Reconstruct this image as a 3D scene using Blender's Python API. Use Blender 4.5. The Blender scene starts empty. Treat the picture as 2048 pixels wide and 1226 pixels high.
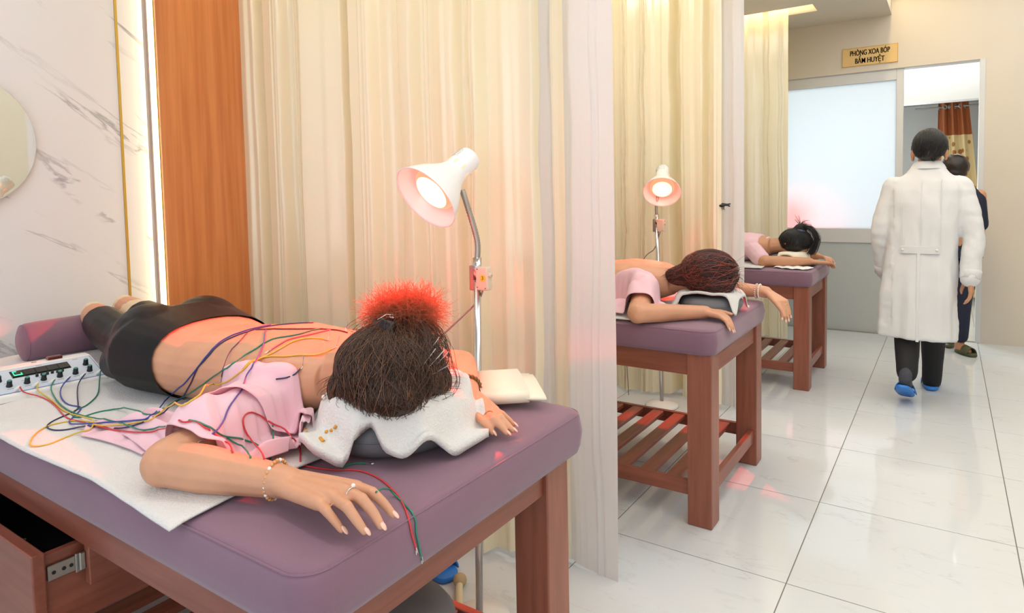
import bpy, bmesh, math, random
from mathutils import Vector as V, Matrix, noise
from mathutils.bvhtree import BVHTree
SC = bpy.context.scene
COL = SC.collection
PI = math.pi
# ------------------------------------------------------------------ camera, world, main lights, exposure
cd = bpy.data.cameras.new('camera'); cam = bpy.data.objects.new('camera', cd); COL.objects.link(cam)
cam.matrix_world = Matrix(((0.837797, -0.013863, 0.545805, 0.446307), (0.545667, 0.055149, -0.836185, -2.247757), (-0.018509, 0.998382, 0.053768, 1.341834), (0, 0, 0, 1)))
cd.sensor_width = 36.0; cd.lens = 22.5090; cd.shift_x = -0.01773; cd.shift_y = -0.07422
cd.clip_start = .02; SC.camera = cam
w = bpy.data.worlds.new('world'); SC.world = w; w.use_nodes = True
bg = w.node_tree.nodes['Background']; bg.inputs[0].default_value = (.82, .91, 1.0, 1); bg.inputs[1].default_value = .85
SC.view_settings.view_transform = 'Standard'; SC.view_settings.look = 'None'
SC.view_settings.exposure = 0.12; SC.view_settings.gamma = 1.0; SC.view_settings.use_curve_mapping = False
SC.cycles.use_denoising = True
SC.cycles.sample_clamp_indirect = 6.0
def area(name, loc, target, sx, sy, power, col):
    l = bpy.data.lights.new(name, 'AREA'); l.shape = 'RECTANGLE'; l.size = sx; l.size_y = sy; l.energy = power; l.color = col
    o = bpy.data.objects.new(name, l); COL.objects.link(o); o.location = loc
    o.rotation_euler = (V(target) - V(loc)).to_track_quat('-Z', 'Y').to_euler(); return o
area('aisle_ceiling_light', (1.2, .5, 3.17), (1.2, .5, 0), 2.2, 7.4, 84, (.97, .98, 1))
area('bay_streak_light_near', (-1.1, -1.6, 2.88), (-1.1, -1.6, 0), 1.5, .2, 10, (1, .98, .95))  # unseen source, narrowed to put bright streaks on the satin folds
area('bay_streak_light_middle', (-1.1, .75, 2.88), (-1.1, .75, 0), 1.5, .25, 14, (1, .98, .95))  # unseen too, kept narrow for streaks on the satin
area('bay_ceiling_light_far', (-1.2, 2.8, 2.88), (-1.2, 2.8, 0), 1.2, .9, 11, (1, .98, .95))
area('front_fill_light', (.6, -3.38, 1.7), (.2, 0, 1.3), 3.0, 1.8, 14, (.90, .96, 1))  # unseen source added as front fill for the curtains
area('next_room_light', (0, 6.2, 2.7), (0, 6.0, 0), 2.2, 1.6, 26, (.95, .98, 1))
area('pane_backlight', (-.9, 6.4, 1.5), (-.45, 4.5, 1.6), 1.5, 1.8, 64, (.9, .96, 1))  # added behind the frosted pane to backlight it

# ------------------------------------------------------------------ helpers
OFF = {}
def rgb(h):
    c = [int(h[i:i+2], 16) / 255 for i in (0, 2, 4)]
    return tuple((x / 12.92 if x <= .04045 else ((x + .055) / 1.055) ** 2.4) for x in c)
def mat(name, col, rough=.5, metal=0, var=0, vscale=8, bump=0, bscale=60, spec=.5, emit=None, es=0, transl=0, sheen=0, stretch=None, alpha=1, coat=0, col2=None, sss=0, trans=0, tcol=None):
    m = bpy.data.materials.new(name); m.use_nodes = True; nt = m.node_tree; N = nt.nodes; L = nt.links
    b = N['Principled BSDF']; out = N['Material Output']
    c = rgb(col) if isinstance(col, str) else col
    b.inputs['Base Color'].default_value = (*c, 1); b.inputs['Roughness'].default_value = rough; b.inputs['Metallic'].default_value = metal
    b.inputs['Specular IOR Level'].default_value = spec; b.inputs['Sheen Weight'].default_value = sheen; b.inputs['Alpha'].default_value = alpha
    b.inputs['Coat Weight'].default_value = coat; b.inputs['Transmission Weight'].default_value = trans
    if sss:
        b.inputs['Subsurface Weight'].default_value = sss; b.inputs['Subsurface Radius'].default_value = (.012, .005, .003); b.inputs['Subsurface Scale'].default_value = 1
    if emit: b.inputs['Emission Color'].default_value = (*emit, 1); b.inputs['Emission Strength'].default_value = es
    tc = N.new('ShaderNodeTexCoord'); mp = N.new('ShaderNodeMapping'); L.new(tc.outputs['Object'], mp.inputs[0])
    if stretch: mp.inputs['Scale'].default_value = stretch
    csock = None
    if var:
        n = N.new('ShaderNodeTexNoise'); n.inputs['Scale'].default_value = vscale; n.inputs['Detail'].default_value = 5; L.new(mp.outputs[0], n.inputs[0])
        mx = N.new('ShaderNodeMix'); mx.data_type = 'RGBA'
        d = rgb(col2) if col2 else tuple(x * (1 - var) for x in c)
        mx.inputs[6].default_value = (*c, 1); mx.inputs[7].default_value = (*d, 1)
        cr = N.new('ShaderNodeValToRGB'); cr.color_ramp.elements[0].position = .35; cr.color_ramp.elements[1].position = .68
        L.new(n.outputs[0], cr.inputs[0]); L.new(cr.outputs[0], mx.inputs[0]); L.new(mx.outputs[2], b.inputs['Base Color']); csock = mx.outputs[2]
    if bump:
        n2 = N.new('ShaderNodeTexNoise'); n2.inputs['Scale'].default_value = bscale; n2.inputs['Detail'].default_value = 4; L.new(mp.outputs[0], n2.inputs[0])
        bp = N.new('ShaderNodeBump'); bp.inputs['Strength'].default_value = bump; bp.inputs['Distance'].default_value = .01; L.new(n2.outputs[0], bp.inputs['Height']); L.new(bp.outputs[0], b.inputs['Normal'])
    if transl:
        t = N.new('ShaderNodeBsdfTranslucent'); t.inputs[0].default_value = (*c, 1)
        if tcol: t.inputs[0].default_value = (*rgb(tcol), 1)
        elif csock: L.new(csock, t.inputs[0])
        ms = N.new('ShaderNodeMixShader'); ms.inputs[0].default_value = transl; L.new(b.outputs[0], ms.inputs[1]); L.new(t.outputs[0], ms.inputs[2]); L.new(ms.outputs[0], out.inputs[0])
    return m
def root(o): 
    while o.parent: o = o.parent
    return o
def put(name, me, m, parent=None, loc=None):
    o = bpy.data.objects.new(name, me); COL.objects.link(o)
    if m is not None: me.materials.append(m)
    if parent: o.parent = parent
    if loc is not None: o.location = loc
    return o
def obj(name, bm, m, parent=None, smooth=False, origin=None):
    """bm holds world coordinates; the mesh is moved to its thing's origin"""
    me = bpy.data.meshes.new(name)
    if parent is not None: off = OFF[root(parent).name]
    else: off = V(origin) if origin else V((0, 0, 0))
    bmesh.ops.recalc_face_normals(bm, faces=bm.faces)
    bmesh.ops.translate(bm, verts=bm.verts, vec=-off)
    bm.to_mesh(me); bm.free()
    if smooth:
        for p in me.polygons: p.use_smooth = True
    o = put(name, me, m, parent)
    if parent is None: o.location = off; OFF[o.name] = off
    return o
def tag(o, label=None, cat=None, group=None, kind=None):
    if label: o['label'] = label
    if cat: o['category'] = cat
    if group: o['group'] = group
    if kind: o['kind'] = kind
    return o
def thing(name, label, cat, loc=(0, 0, 0), group=None, kind=None):
    o = bpy.data.objects.new(name, None); COL.objects.link(o); o.location = loc; o.empty_display_size = .05
    OFF[o.name] = V(loc); return tag(o, label, cat, group, kind)
def B(): return bmesh.new()
def box(bm, lo, hi, bev=0, seg=2, M=None):
    r = bmesh.ops.create_cube(bm, size=1); vs = r['verts']
    c = [(a + b) / 2 for a, b in zip(lo, hi)]; s = [abs(b - a) for a, b in zip(lo, hi)]
    for v in vs: v.co = V([v.co[i] * s[i] + c[i] for i in range(3)])
    if bev:
        es = list({e for v in vs for e in v.link_edges})
        r = bmesh.ops.bevel(bm, geom=es, offset=bev, segments=seg, profile=.5, affect='EDGES'); vs = list({v for f in r['faces'] for v in f.verts} | {v for v in vs if v.is_valid})
    if M is not None: bmesh.ops.transform(bm, verts=vs, matrix=M)
    return vs
def frame(d):
    d = V(d).normalized(); u = V((0, 0, 1)) if abs(d.z) < .9 else V((1, 0, 0)); a = d.cross(u).normalized(); return a, a.cross(d).normalized()
def loft(bm, rings, cap=True):
    """rings: lists of points, all equally long"""
    vv = [[bm.verts.new(p) for p in r] for r in rings]; n = len(vv[0])
    for a, b in zip(vv, vv[1:]):
        for i in range(n): bm.faces.new((a[i], a[(i + 1) % n], b[(i + 1) % n], b[i]))
    if cap:
        bm.faces.new(list(reversed(vv[0]))); bm.faces.new(vv[-1])
    return [v for r in vv for v in r]
def smoothpts(pts, k=6):
    pts = [V(p) for p in pts]; out = []
    for i in range(len(pts) - 1):
        p0 = pts[max(i - 1, 0)]; p1 = pts[i]; p2 = pts[i + 1]; p3 = pts[min(i + 2, len(pts) - 1)]
        for j in range(k):
            t = j / k; out.append(.5 * ((2 * p1) + (p2 - p0) * t + (2 * p0 - 5 * p1 + 4 * p2 - p3) * t * t + (3 * p1 - p0 - 3 * p2 + p3) * t ** 3))
    return out + [pts[-1]]
def tube(bm, pts, rad, seg=10, flat=1.0, k=0, up=None):
    P_ = smoothpts(pts, k) if k else [V(p) for p in pts]
    n = len(P_); R_ = rad if isinstance(rad, (list, tuple)) else [rad] * n
    if len(R_) != n: R_ = [R_[min(int(i / (n - 1) * (len(R_) - 1)), len(R_) - 2)] * (1 - (i / (n - 1) * (len(R_) - 1) - min(int(i / (n - 1) * (len(R_) - 1)), len(R_) - 2))) + R_[min(int(i / (n - 1) * (len(R_) - 1)) + 1, len(R_) - 1)] * (i / (n - 1) * (len(R_) - 1) - min(int(i / (n - 1) * (len(R_) - 1)), len(R_) - 2)) for i in range(n)]
    rings = []; a = None
    for i in range(n):
        d = (P_[min(i + 1, n - 1)] - P_[max(i - 1, 0)]).normalized()
        if a is None: a, b = frame(d) if up is None else (d.cross(V(up)).normalized(), None)
        a = (a - d * a.dot(d)).normalized(); b = a.cross(d)
        rings.append([P_[i] + (a * math.cos(2 * PI * j / seg) + b * math.sin(2 * PI * j / seg) * flat) * R_[i] for j in range(seg)])
    return loft(bm, rings)
def cyl(bm, p0, p1, r0, r1=None, seg=16): return tube(bm, [p0, p1], [r0, r0 if r1 is None else r1], seg)
def ell(bm, c, r, M=None, u=20, v=12):
    rr = bmesh.ops.create_uvsphere(bm, u_segments=u, v_segments=v, radius=1)
    for q in rr['verts']:
        p = V((q.co.x * r[0], q.co.y * r[1], q.co.z * r[2]))
        if M: p = M @ p
        q.co = p + V(c)
    return rr['verts']
def cap(bm, p0, p1, r0, r1, seg=12):
    """rounded tapered limb"""
    p0 = V(p0); p1 = V(p1); d = (p1 - p0); L_ = d.length; d = d / L_; a, b = frame(d); rings = []
    for t in (-.98, -.8, -.45, 0): rings.append((p0 + d * r0 * t, r0 * math.sqrt(1 - t * t)))
    for t in (0, .45, .8, .98): rings.append((p1 + d * r1 * t, r1 * math.sqrt(1 - t * t)))
    loft(bm, [[c + (a * math.cos(2 * PI * j / seg) + b * math.sin(2 * PI * j / seg)) * r for j in range(seg)] for c, r in rings])
def chain(bm, pts, rad, k=4, seg=14):
    """limb through joints with rounded ends"""
    P_ = smoothpts(pts, k); n = len(P_); m = len(rad) - 1
    R_ = []
    for i in range(n):
        t = i / (n - 1) * m; j = min(int(t), m - 1); R_.append(rad[j] + (rad[j + 1] - rad[j]) * (t - j))
    for i in range(n - 1): cap(bm, P_[i], P_[i + 1], R_[i], R_[i + 1], seg)
def lathe(bm, prof, M, seg=32, closed=False):
    """prof: (radius, height) pairs round local z, placed by matrix M"""
    rings = [[M @ V((r * math.cos(2 * PI * j / seg), r * math.sin(2 * PI * j / seg), h)) for j in range(seg)] for r, h in prof]
    return loft(bm, rings, cap=not closed) if not closed else loft(bm, rings + [rings[0]], cap=False)
def aim(loc, d):
    """matrix whose z axis looks along d"""
    return Matrix.Translation(V(loc)) @ V(d).to_track_quat('Z', 'Y').to_matrix().to_4x4()
def fuse(bm, vox=.004, it=6, f=.5):
    """one continuous skin over overlapping closed shapes"""
    me = bpy.data.meshes.new('tmp'); bm.to_mesh(me); bm.free()
    o = bpy.data.objects.new('tmp', me); COL.objects.link(o)
    r = o.modifiers.new('r', 'REMESH'); r.mode = 'VOXEL'; r.voxel_size = vox
    if it: s = o.modifiers.new('s', 'SMOOTH'); s.iterations = it; s.factor = f
    dg = bpy.context.evaluated_depsgraph_get(); m2 = bpy.data.meshes.new_from_object(o.evaluated_get(dg))
    out = B(); out.from_mesh(m2); bpy.data.objects.remove(o); bpy.data.meshes.remove(me); bpy.data.meshes.remove(m2)
    return out
def solid(bm, t):
    """give an open sheet thickness t (downwards / inwards along its normals)"""
    bmesh.ops.recalc_face_normals(bm, faces=bm.faces)
    bmesh.ops.solidify(bm, geom=bm.faces[:], thickness=t); return bm
rnd = random.Random(7)
# ------------------------------------------------------------------ materials
M = {}
M['wood'] = mat('red_brown_wood', '90523f', .4, var=.35, vscale=3, stretch=(1, 14, 14), col2='7b402e', coat=.15)
M['wood_y'] = mat('red_brown_wood_across', '90523f', .4, var=.35, vscale=3, stretch=(14, 1, 14), col2='7b402e', coat=.15)
M['wood_z'] = mat('red_brown_wood_upright', '945742', .4, var=.35, vscale=3, stretch=(14, 14, 1), col2='7f4834', coat=.15)
M['mattress'] = mat('plum_cover', '7e5d70', .72, var=.12, vscale=3, bump=.05, bscale=400, sheen=.25)
M['chrome'] = mat('chrome', 'c8c8ca', .18, 1)
M['steel'] = mat('brushed_steel', 'a8a49e', .35, 1)
M['white_wall'] = mat('painted_wall', 'd2cabb', .7, var=.03, vscale=2)
M['ceil'] = mat('ceiling_paint', 'd6cfc0', .75)
M['alu'] = mat('white_aluminium', 'cfd1d0', .35)
M['grey_panel'] = mat('grey_door_panel', 'b9c0c0', .3)
M['gold'] = mat('gold_strip', 'c9ab55', .3, .7)
M['white_plastic'] = mat('white_plastic', 'e6e4e0', .35)
M['black'] = mat('black_plastic', '16171a', .4)
M['led'] = mat('warm_led', (1, .9, .7), .5, emit=(1, .78, .42), es=18)
M['led2'] = mat('warm_led_soft', (1, .85, .6), .5, emit=(1, .78, .45), es=38)
def marble(name, base, vein, scale, rough, obj_rand=False, amt=1.0, ang=-.95):
    m = mat(name, base, rough, spec=.55); nt = m.node_tree; N = nt.nodes; L = nt.links; b = N['Principled BSDF']
    tc = N.new('ShaderNodeTexCoord'); mp = N.new('ShaderNodeMapping'); L.new(tc.outputs['Object'], mp.inputs[0])
    if obj_rand:
        oi = N.new('ShaderNodeObjectInfo'); vm = N.new('ShaderNodeVectorMath'); vm.operation = 'SCALE'; vm.inputs[0].default_value = (37, 19, 11)
        L.new(oi.outputs['Random'], vm.inputs['Scale']); va = N.new('ShaderNodeVectorMath'); L.new(tc.outputs['Object'], va.inputs[0]); L.new(vm.outputs[0], va.inputs[1]); L.new(va.outputs[0], mp.inputs[0])
        mp.inputs['Rotation'].default_value = (0, 0, .6); mp.inputs['Scale'].default_value = (1, 3.2, 1)
    else:
        m0 = N.new('ShaderNodeMapping'); m0.inputs['Rotation'].default_value = (ang, 0, 0); L.new(tc.outputs['Object'], m0.inputs[0]); L.new(m0.outputs[0], mp.inputs[0]); mp.inputs['Scale'].default_value = (1, 4.0, .8)
    n = N.new('ShaderNodeTexNoise'); n.inputs['Scale'].default_value = scale; n.inputs['Detail'].default_value = 6; n.inputs['Roughness'].default_value = .55; n.inputs['Distortion'].default_value = .6
    L.new(mp.outputs[0], n.inputs[0])
    s = N.new('ShaderNodeMath'); s.operation = 'SUBTRACT'; s.inputs[1].default_value = .5; L.new(n.outputs[0], s.inputs[0])
    a = N.new('ShaderNodeMath'); a.operation = 'ABSOLUTE'; L.new(s.outputs[0], a.inputs[0])
    cr = N.new('ShaderNodeValToRGB'); e = cr.color_ramp.elements; e[0].position = 0; e[0].color = (1, 1, 1, 1); e[1].position = .02; e[1].color = (0, 0, 0, 1); L.new(a.outputs[0], cr.inputs[0])
    n2 = N.new('ShaderNodeTexNoise'); n2.inputs['Scale'].default_value = scale * 1.3; n2.inputs['Detail'].default_value = 2; L.new(mp.outputs[0], n2.inputs[0])
    c2 = N.new('ShaderNodeValToRGB'); c2.color_ramp.elements[0].position = .47; c2.color_ramp.elements[1].position = .66; L.new(n2.outputs[0], c2.inputs[0])
    mu = N.new('ShaderNodeMath'); mu.operation = 'MULTIPLY'; L.new(cr.outputs[0], mu.inputs[0]); L.new(c2.outputs[0], mu.inputs[1])
    m3 = N.new('ShaderNodeMath'); m3.operation = 'MULTIPLY'; m3.inputs[1].default_value = amt; L.new(mu.outputs[0], m3.inputs[0])
    mx = N.new('ShaderNodeMix'); mx.data_type = 'RGBA'; mx.inputs[6].default_value = (*rgb(base), 1); mx.inputs[7].default_value = (*rgb(vein), 1); L.new(m3.outputs[0], mx.inputs[0]); L.new(mx.outputs[2], b.inputs['Base Color'])
    return m
M['marble'] = marble('white_marble_panel', 'dcdee0', '888c93', 1.5, .38, amt=1)
M['tile'] = marble('white_floor_tile', 'cdd3d6', '9a9ca0', 3.0, .06, True, .3)
M['satin'] = mat('cream_satin', 'f8f2da', .2, spec=1.0, var=.04, vscale=3, bump=.05, bscale=14, stretch=(1, 1, .1), coat=.35, transl=.22, tcol='f3dc9a')
M['sheer'] = mat('white_voile', 'e9e6e4', .6, bump=.05, bscale=20, stretch=(1, 1, .1), transl=.4)
# ------------------------------------------------------------------ structure
def S(name, bm, m, kids=None): return tag(obj(name, bm, m), kind='structure')
XL, XR, YB, YF = -2.4, 2.4, -3.4, 4.45
b = B(); box(b, (XL - .1, YB, -.06), (XR + .1, 8.0, -.0016)); floor = S('floor', b, mat('grout', '77736c', .8))
tb = B(); box(tb, (-.3382, -.3382, -.0016), (.3382, .3382, 0), .0006, 1); tm = bpy.data.meshes.new('tile'); tb.to_mesh(tm); tb.free(); tm.materials.append(M['tile'])
for i in range(-4, 4):
    for j in range(-5, 12):
        if j > 6 and not -2 <= i < 2: continue
        put('tile', tm, None, floor, ((i + .5) * .68, (j + .5) * .68, 0))
b = B(); box(b, (XL - .1, YB, 0), (XL, YF + .1, 3.2)); wl = S('wall_left', b, mat('wall_backing', 'c8c6c2', .6))
# marble panels, gold strip, light strip and wooden panel on the foot-end wall
for y0, y1 in ((-3.4, -2.17), (-2.165, -.953), (-.943, -.845), (-.48, .74), (.75, 1.97), (1.98, 3.2), (3.21, 4.44)):
    b = B(); box(b, (XL, y0, 0), (XL + .012, y1, 3.0), .001, 1); obj('marble_panel', b, M['marble'], wl)
b = B(); box(b, (XL, -.953, 0), (XL + .014, -.943, 3.0)); S('trim_1', b, M['gold'])
b = B(); box(b, (XL, -.815, 0), (XL + .062, -.40, 3.0), .002, 1); S('trim_2', b, mat('orange_brown_wood_panel', 'cf8a52', .3, var=.3, vscale=2.2, stretch=(18, 18, .7), col2='bb733f', coat=.2))
b = B(); box(b, (XL, -.830, 0), (XL + .02, -.815, 3.0)); S('trim_3', b, mat('mauve_strip_backing', 'a89a98', .5))
t = thing('led_strip', 'bright warm light strip running down beside the orange wood panel', 'light strip', (XL + .03, -.82, 0))
b = B(); box(b, (XL + .021, -.8205, .02), (XL + .04, -.816, 2.98)); obj('diffuser', b, M['led'], t)
b = B(); box(b, (XL + .02, -.8175, 0), (XL + .045, -.8152, 3.0)); obj('channel', b, M['gold'], t)
# door wall
b = B(); box(b, (XL, YF, 0), (-.98, YF + .12, 3.2)); box(b, (-.98, YF, 2.43), (.70, YF + .12, 3.2)); box(b, (.70, YF, 0), (XR, YF + .12, 3.2)); S('wall_front', b, M['white_wall'])
b = B(); box(b, (XR, YB, 0), (XR + .1, YF + .12, 3.2)); S('wall_right', b, M['white_wall'])
# lowered ceiling over the bays, with slots for the curtains
b = B()
sl = [(-.62, -.22), (1.45, 1.98), (3.66, 3.90)]
y = YB
for a, c in sl:
    box(b, (XL, y, 2.91), (0, a, 3.05)); box(b, (-.53, a, 2.91), (0, c, 3.05)); box(b, (XL, a, 3.12), (-.53, c, 3.16)); y = c
box(b, (XL, y, 2.91), (0, YF, 3.05)); S('ceiling', b, M['ceil'])
b = B(); box(b, (XL - .1, YB, 3.2), (XR + .1, YF + .12, 3.3)); S('ceiling_upper', b, M['ceil'])
for k, (a, c) in enumerate(sl):
    t = thing('slot_light', ['warm light strip hidden in the ceiling slot over the nearest curtain', 'warm light strip hidden in the ceiling slot over the middle curtain', 'warm light strip in the ceiling slot over the farthest curtain'][k], 'light strip', (-1.4, a + .03, 3.06), 'strip lights in the curtain slots')
    b = B(); box(b, (-2.3, a + .02, 3.052), (-.56, a + .05, 3.066)); obj('diffuser', b, M['led2'], t)
    b = B(); box(b, (-2.32, a + .015, 3.066), (-.55, a + .055, 3.074)); obj('channel', b, M['alu'], t)
    b = B(); cyl(b, (-2.38, (a + c) / 2, 2.99), (-.35 if k == 0 else -.5, (a + c) / 2, 2.99), .011); box(b, (-1.5, (a + c) / 2 - .006, 3.0), (-1.48, (a + c) / 2 + .006, 3.2))
    tag(obj('curtain_rail', b, M['alu']), ['white curtain rail in the ceiling slot nearest the camera', 'white curtain rail in the middle ceiling slot', 'white curtain rail in the farthest ceiling slot'][k], 'curtain rail', 'curtain rails')
t = thing('cove_light', 'warm light strip along the raised edge of the aisle ceiling', 'light strip', (.02, 0, 3.06))
b = B(); box(b, (.0, YB, 3.052), (.02, 4.3, 3.066)); obj('diffuser', b, M['led2'], t)
# sliding door with frosted pane
d1 = thing('door_1', None, None, (-.44, YF + .05, 0), kind='structure')
b = B(); box(b, (.044, YF + .02, .0), (.10, YF + .08, 2.425), .003); obj('stile', b, M['alu'], d1)
b = B(); box(b, (-.97, YF + .02, .0), (-.915, YF + .08, 2.425), .003); obj('stile', b, M['alu'], d1)
b = B(); box(b, (-.915, YF + .021, 2.33), (.044, YF + .079, 2.425), .003); obj('top_rail', b, M['alu'], d1)
b = B(); box(b, (-.915, YF + .021, .845), (.044, YF + .079, .979), .003); obj('middle_rail', b, M['alu'], d1)
b = B(); box(b, (-.915, YF + .035, .0), (.044, YF + .065, .845), .002); obj('lower_panel', b, M['grey_panel'], d1)
fr = mat('frosted_glass', 'e6ecf0', .32, transl=.72, spec=.6)
b = B(); box(b, (-.915, YF + .045, .979), (.044, YF + .055, 2.33)); obj('frosted_pane', b, fr, d1)
b = B(); cyl(b, (.072, YF + .012, 1.02), (.072, YF + .012, 1.20), .008); obj('handle', b, M['steel'], d1)
b = B(); box(b, (.66, YF - .004, 0), (.70, YF + .13, 2.43), .002); box(b, (-.98, YF + .01, 2.425), (.66, YF + .12, 2.44)); S('trim_4', b, M['alu'])
b = B(); box(b, (-.95, YF + .0, .0), (.66, YF + .02, .006)); S('trim_5', b, M['steel'])
# room beyond the doorway
b = B(); box(b, (-1.4, 7.6, 0), (2.0, 7.7, 3.0)); S('wall_far', b, mat('far_wall', 'd3d6d6', .6))
b = B(); box(b, (-1.5, YF + .12, 0), (-1.4, 7.7, 3.0)); S('wall_far_left', b, M['white_wall'])
b = B(); box(b, (1.9, YF + .12, 0), (2.0, 7.7, 3.0)); S('wall_far_right', b, M['white_wall'])
b = B(); box(b, (-1.5, YF + .12, 2.85), (2.0, 7.7, 2.95)); S('ceiling_far', b, mat('far_ceiling', 'dfe1e2', .6))
b = B(); box(b, (-1.4, 6.0, 2.28), (1.9, 6.2, 2.85)); S('beam', b, mat('beam_paint', 'e6e6e2', .6))
t = thing('downlight', 'small round downlight glowing in the ceiling beyond the doorway', 'light', (.18, 7.0, 2.41))
def disc(c, r, h, n=20):
    b = B(); cyl(b, c, (c[0], c[1], c[2] + h), r, seg=n); return b
b = B(); box(b, (-1.4, 6.2, 2.42), (1.9, 7.6, 2.5)); S('ceiling_recess', b, mat('recess_paint', 'b9bcbd', .6))
obj('bezel', disc((.18, 7.0, 2.41), .05, .01), M['white_plastic'], t); obj('diffuser', disc((.18, 7.0, 2.407), .036, .004), mat('downlight_glow', (1, 1, 1), .5, emit=(1, .97, .9), es=6), t)
t = thing('spotlight', 'warm ceiling light glowing at the top of the doorway', 'light', (.2, 5.2, 2.85))
obj('bezel', disc((.2, 5.4, 2.843), .07, .008), M['white_plastic'], t); obj('diffuser', disc((.2, 5.4, 2.839), .055, .005), M['led2'], t)
# sign over the door
t = thing('door_sign', 'yellow sign with two lines of dark lettering above the doorway', 'sign', (-.17, YF - .004, 2.57))
b = B(); box(b, (-.398, YF - .010, 2.486), (.054, YF, 2.652), .001, 1); obj('board', b, mat('sign_yellow', 'd9b877', .4), t)
bb = B()
for lo, hi in (((-.398, 2.486), (.054, 2.49)), ((-.398, 2.648), (.054, 2.652)), ((-.398, 2.486), (-.394, 2.652)), ((.05, 2.486), (.054, 2.652))): box(bb, (lo[0], YF - .0112, lo[1]), (hi[0], YF - .0095, hi[1]))
obj('border', bb, mat('sign_border', 'c29a52', .4), t)
ink = mat('sign_ink', '2b2018', .5)
def text(name, s, size, loc, rot, m, parent, ext=.0004, bold=.0, align='CENTER', width=None):
    c = bpy.data.curves.new(name, 'FONT'); c.body = s; c.size = size; c.extrude = ext; c.offset = bold; c.align_x = align; c.align_y = 'CENTER'
    o = bpy.data.objects.new(name, c); COL.objects.link(o)
    dg = bpy.context.evaluated_depsgraph_get(); me = bpy.data.meshes.new_from_object(o.evaluated_get(dg)); bpy.data.objects.remove(o)
    me.name = name; X = [v.co.x for v in me.vertices]
    if width and X:
        k = width / (max(X) - min(X))
        for v in me.vertices: v.co.x *= k
    me.transform(Matrix.Translation(V(loc) - OFF[root(parent).name]) @ rot.to_4x4())
    return put(name, me, m, parent)
RZ = Matrix.Rotation(PI / 2, 3, 'X')
for s_, z_, w_ in (('PHÒNG XOA BÓP', 2.602, .322), ('BẤM HUYỆT', 2.529, .238)):
    q_ = None
    for dx_ in (-.0013, 0, .0013): q_ = text('lettering', s_, .066, (-.172 + dx_, YF - .0105, z_), RZ, ink, t, bold=.0006, width=w_)

# ------------------------------------------------------------------ curtains
def folds(L_, seed, lo=.05, hi=.12, amp=.04):
    """broad flat panels, narrow standing creases and a few deep hollows"""
    r = random.Random(seed); ks = [0.0]; hs = [0.0]; lvl = 0
    def add(w_, h): ks.append(ks[-1] + w_); hs.append(h)
    while ks[-1] < L_ + .2:
        lvl = max(-1, min(1, lvl + r.uniform(-.9, .9))) * amp * .45 / max(amp * .45, 1e-6); b_ = lvl * amp * .45
        add(r.uniform(lo, hi), b_ + r.uniform(-.2, .2) * amp)
        q = r.random()
        if q < .38: add(.008, hs[-1] - amp * r.uniform(.3, .5)); add(.008, hs[-1] + amp * r.uniform(.3, .5)); add(.010, hs[-1] + amp * r.uniform(-.1, .1)); add(.007, hs[-1] - amp * r.uniform(.2, .35)); add(.007, hs[-1] + amp * r.uniform(.2, .35))
        elif q < .75: add(.02, hs[-1] + amp * r.uniform(.8, 1.3)); add(r.uniform(.02, .05), hs[-1]); add(.02, hs[-1] - amp * r.uniform(.8, 1.3))
        else: add(.03, hs[-1] + r.choice((-1, 1)) * amp * .7)
    def f(s):
        for i in range(len(ks) - 1):
            if s < ks[i + 1]:
                u = (s - ks[i]) / (ks[i + 1] - ks[i]); u = u * u * (3 - 2 * u) * .7 + u * .3; return hs[i] + (hs[i + 1] - hs[i]) * u
        return 0
    return f
def curtain_bm(pts, z0, z1, seed, lo, hi, amp, du=.003, nz=40, hem=None, sway=.02, tuck=None):
    P_ = smoothpts([(*p, 0) for p in pts], 12); D = [0]
    for a, c in zip(P_, P_[1:]): D.append(D[-1] + (c - a).length)
    L_ = D[-1]; f = folds(L_, seed, lo, hi, amp); f2 = folds(L_, seed + 50, lo * .4, hi * .5, amp * .18); n = int(L_ / du); bm = B(); G = []
    for i in range(n + 1):
        s = L_ * i / n; j = 0
        while j < len(D) - 2 and D[j + 1] < s: j += 1
        p = P_[j].lerp(P_[j + 1], (s - D[j]) / (D[j + 1] - D[j])); d = (P_[j + 1] - P_[j]).normalized(); nn = V((-d.y, d.x, 0)); col = []
        for k in range(nz + 1):
            z = z0 + (z1 - z0) * k / nz; h = (z - z0) / (z1 - z0)
            sw = sway * (noise.noise(V((s * 2.2, z * .8, seed))) + .5 * noise.noise(V((s * 6, z * 1.7, seed + 9)))) * (1.15 - h)
            o = f(s + sw * 1.2 + .012 * noise.noise(V((z * 3, s * 3, seed)))) * (1.05 - .25 * h) + f2(s + sw) * (1.2 - h * .7)
            q = p + nn * o + d * sw * .3
            zz = z
            if k < 4 and hem: zz += hem(s, L_) * (1 - k / 4)
            if tuck: q = tuck(q, zz)
            col.append(bm.verts.new((q.x, q.y, zz)))
        G.append(col)
    for a, c in zip(G, G[1:]):
        for k in range(nz): bm.faces.new((a[k], c[k], c[k + 1], a[k + 1]))
    return bm
def curtain(label, pts, seed, lo, hi, amp, m, group=None, z1=2.975, **kw):
    t = thing('curtain', label, 'curtain', (pts[0][0], pts[0][1], 0), group)
    obj('cloth', curtain_bm(pts, .015, z1, seed, lo, hi, amp, **kw), m, t, True)
    for i in range(5):
        u = (i + .5) / 5; q = V((*pts[0], 0)).lerp(V((*pts[-1], 0)), u); r = B(); box(r, (q.x - .012, q.y - .006, z1 - .012), (q.x + .012, q.y + .006, z1 + .002), .002, 1); obj('hook', r, M['alu'], t)
    return t
hem = lambda s, L_: .02 + .035 * noise.noise(V((s * 5, 1.3, 0)))
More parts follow.
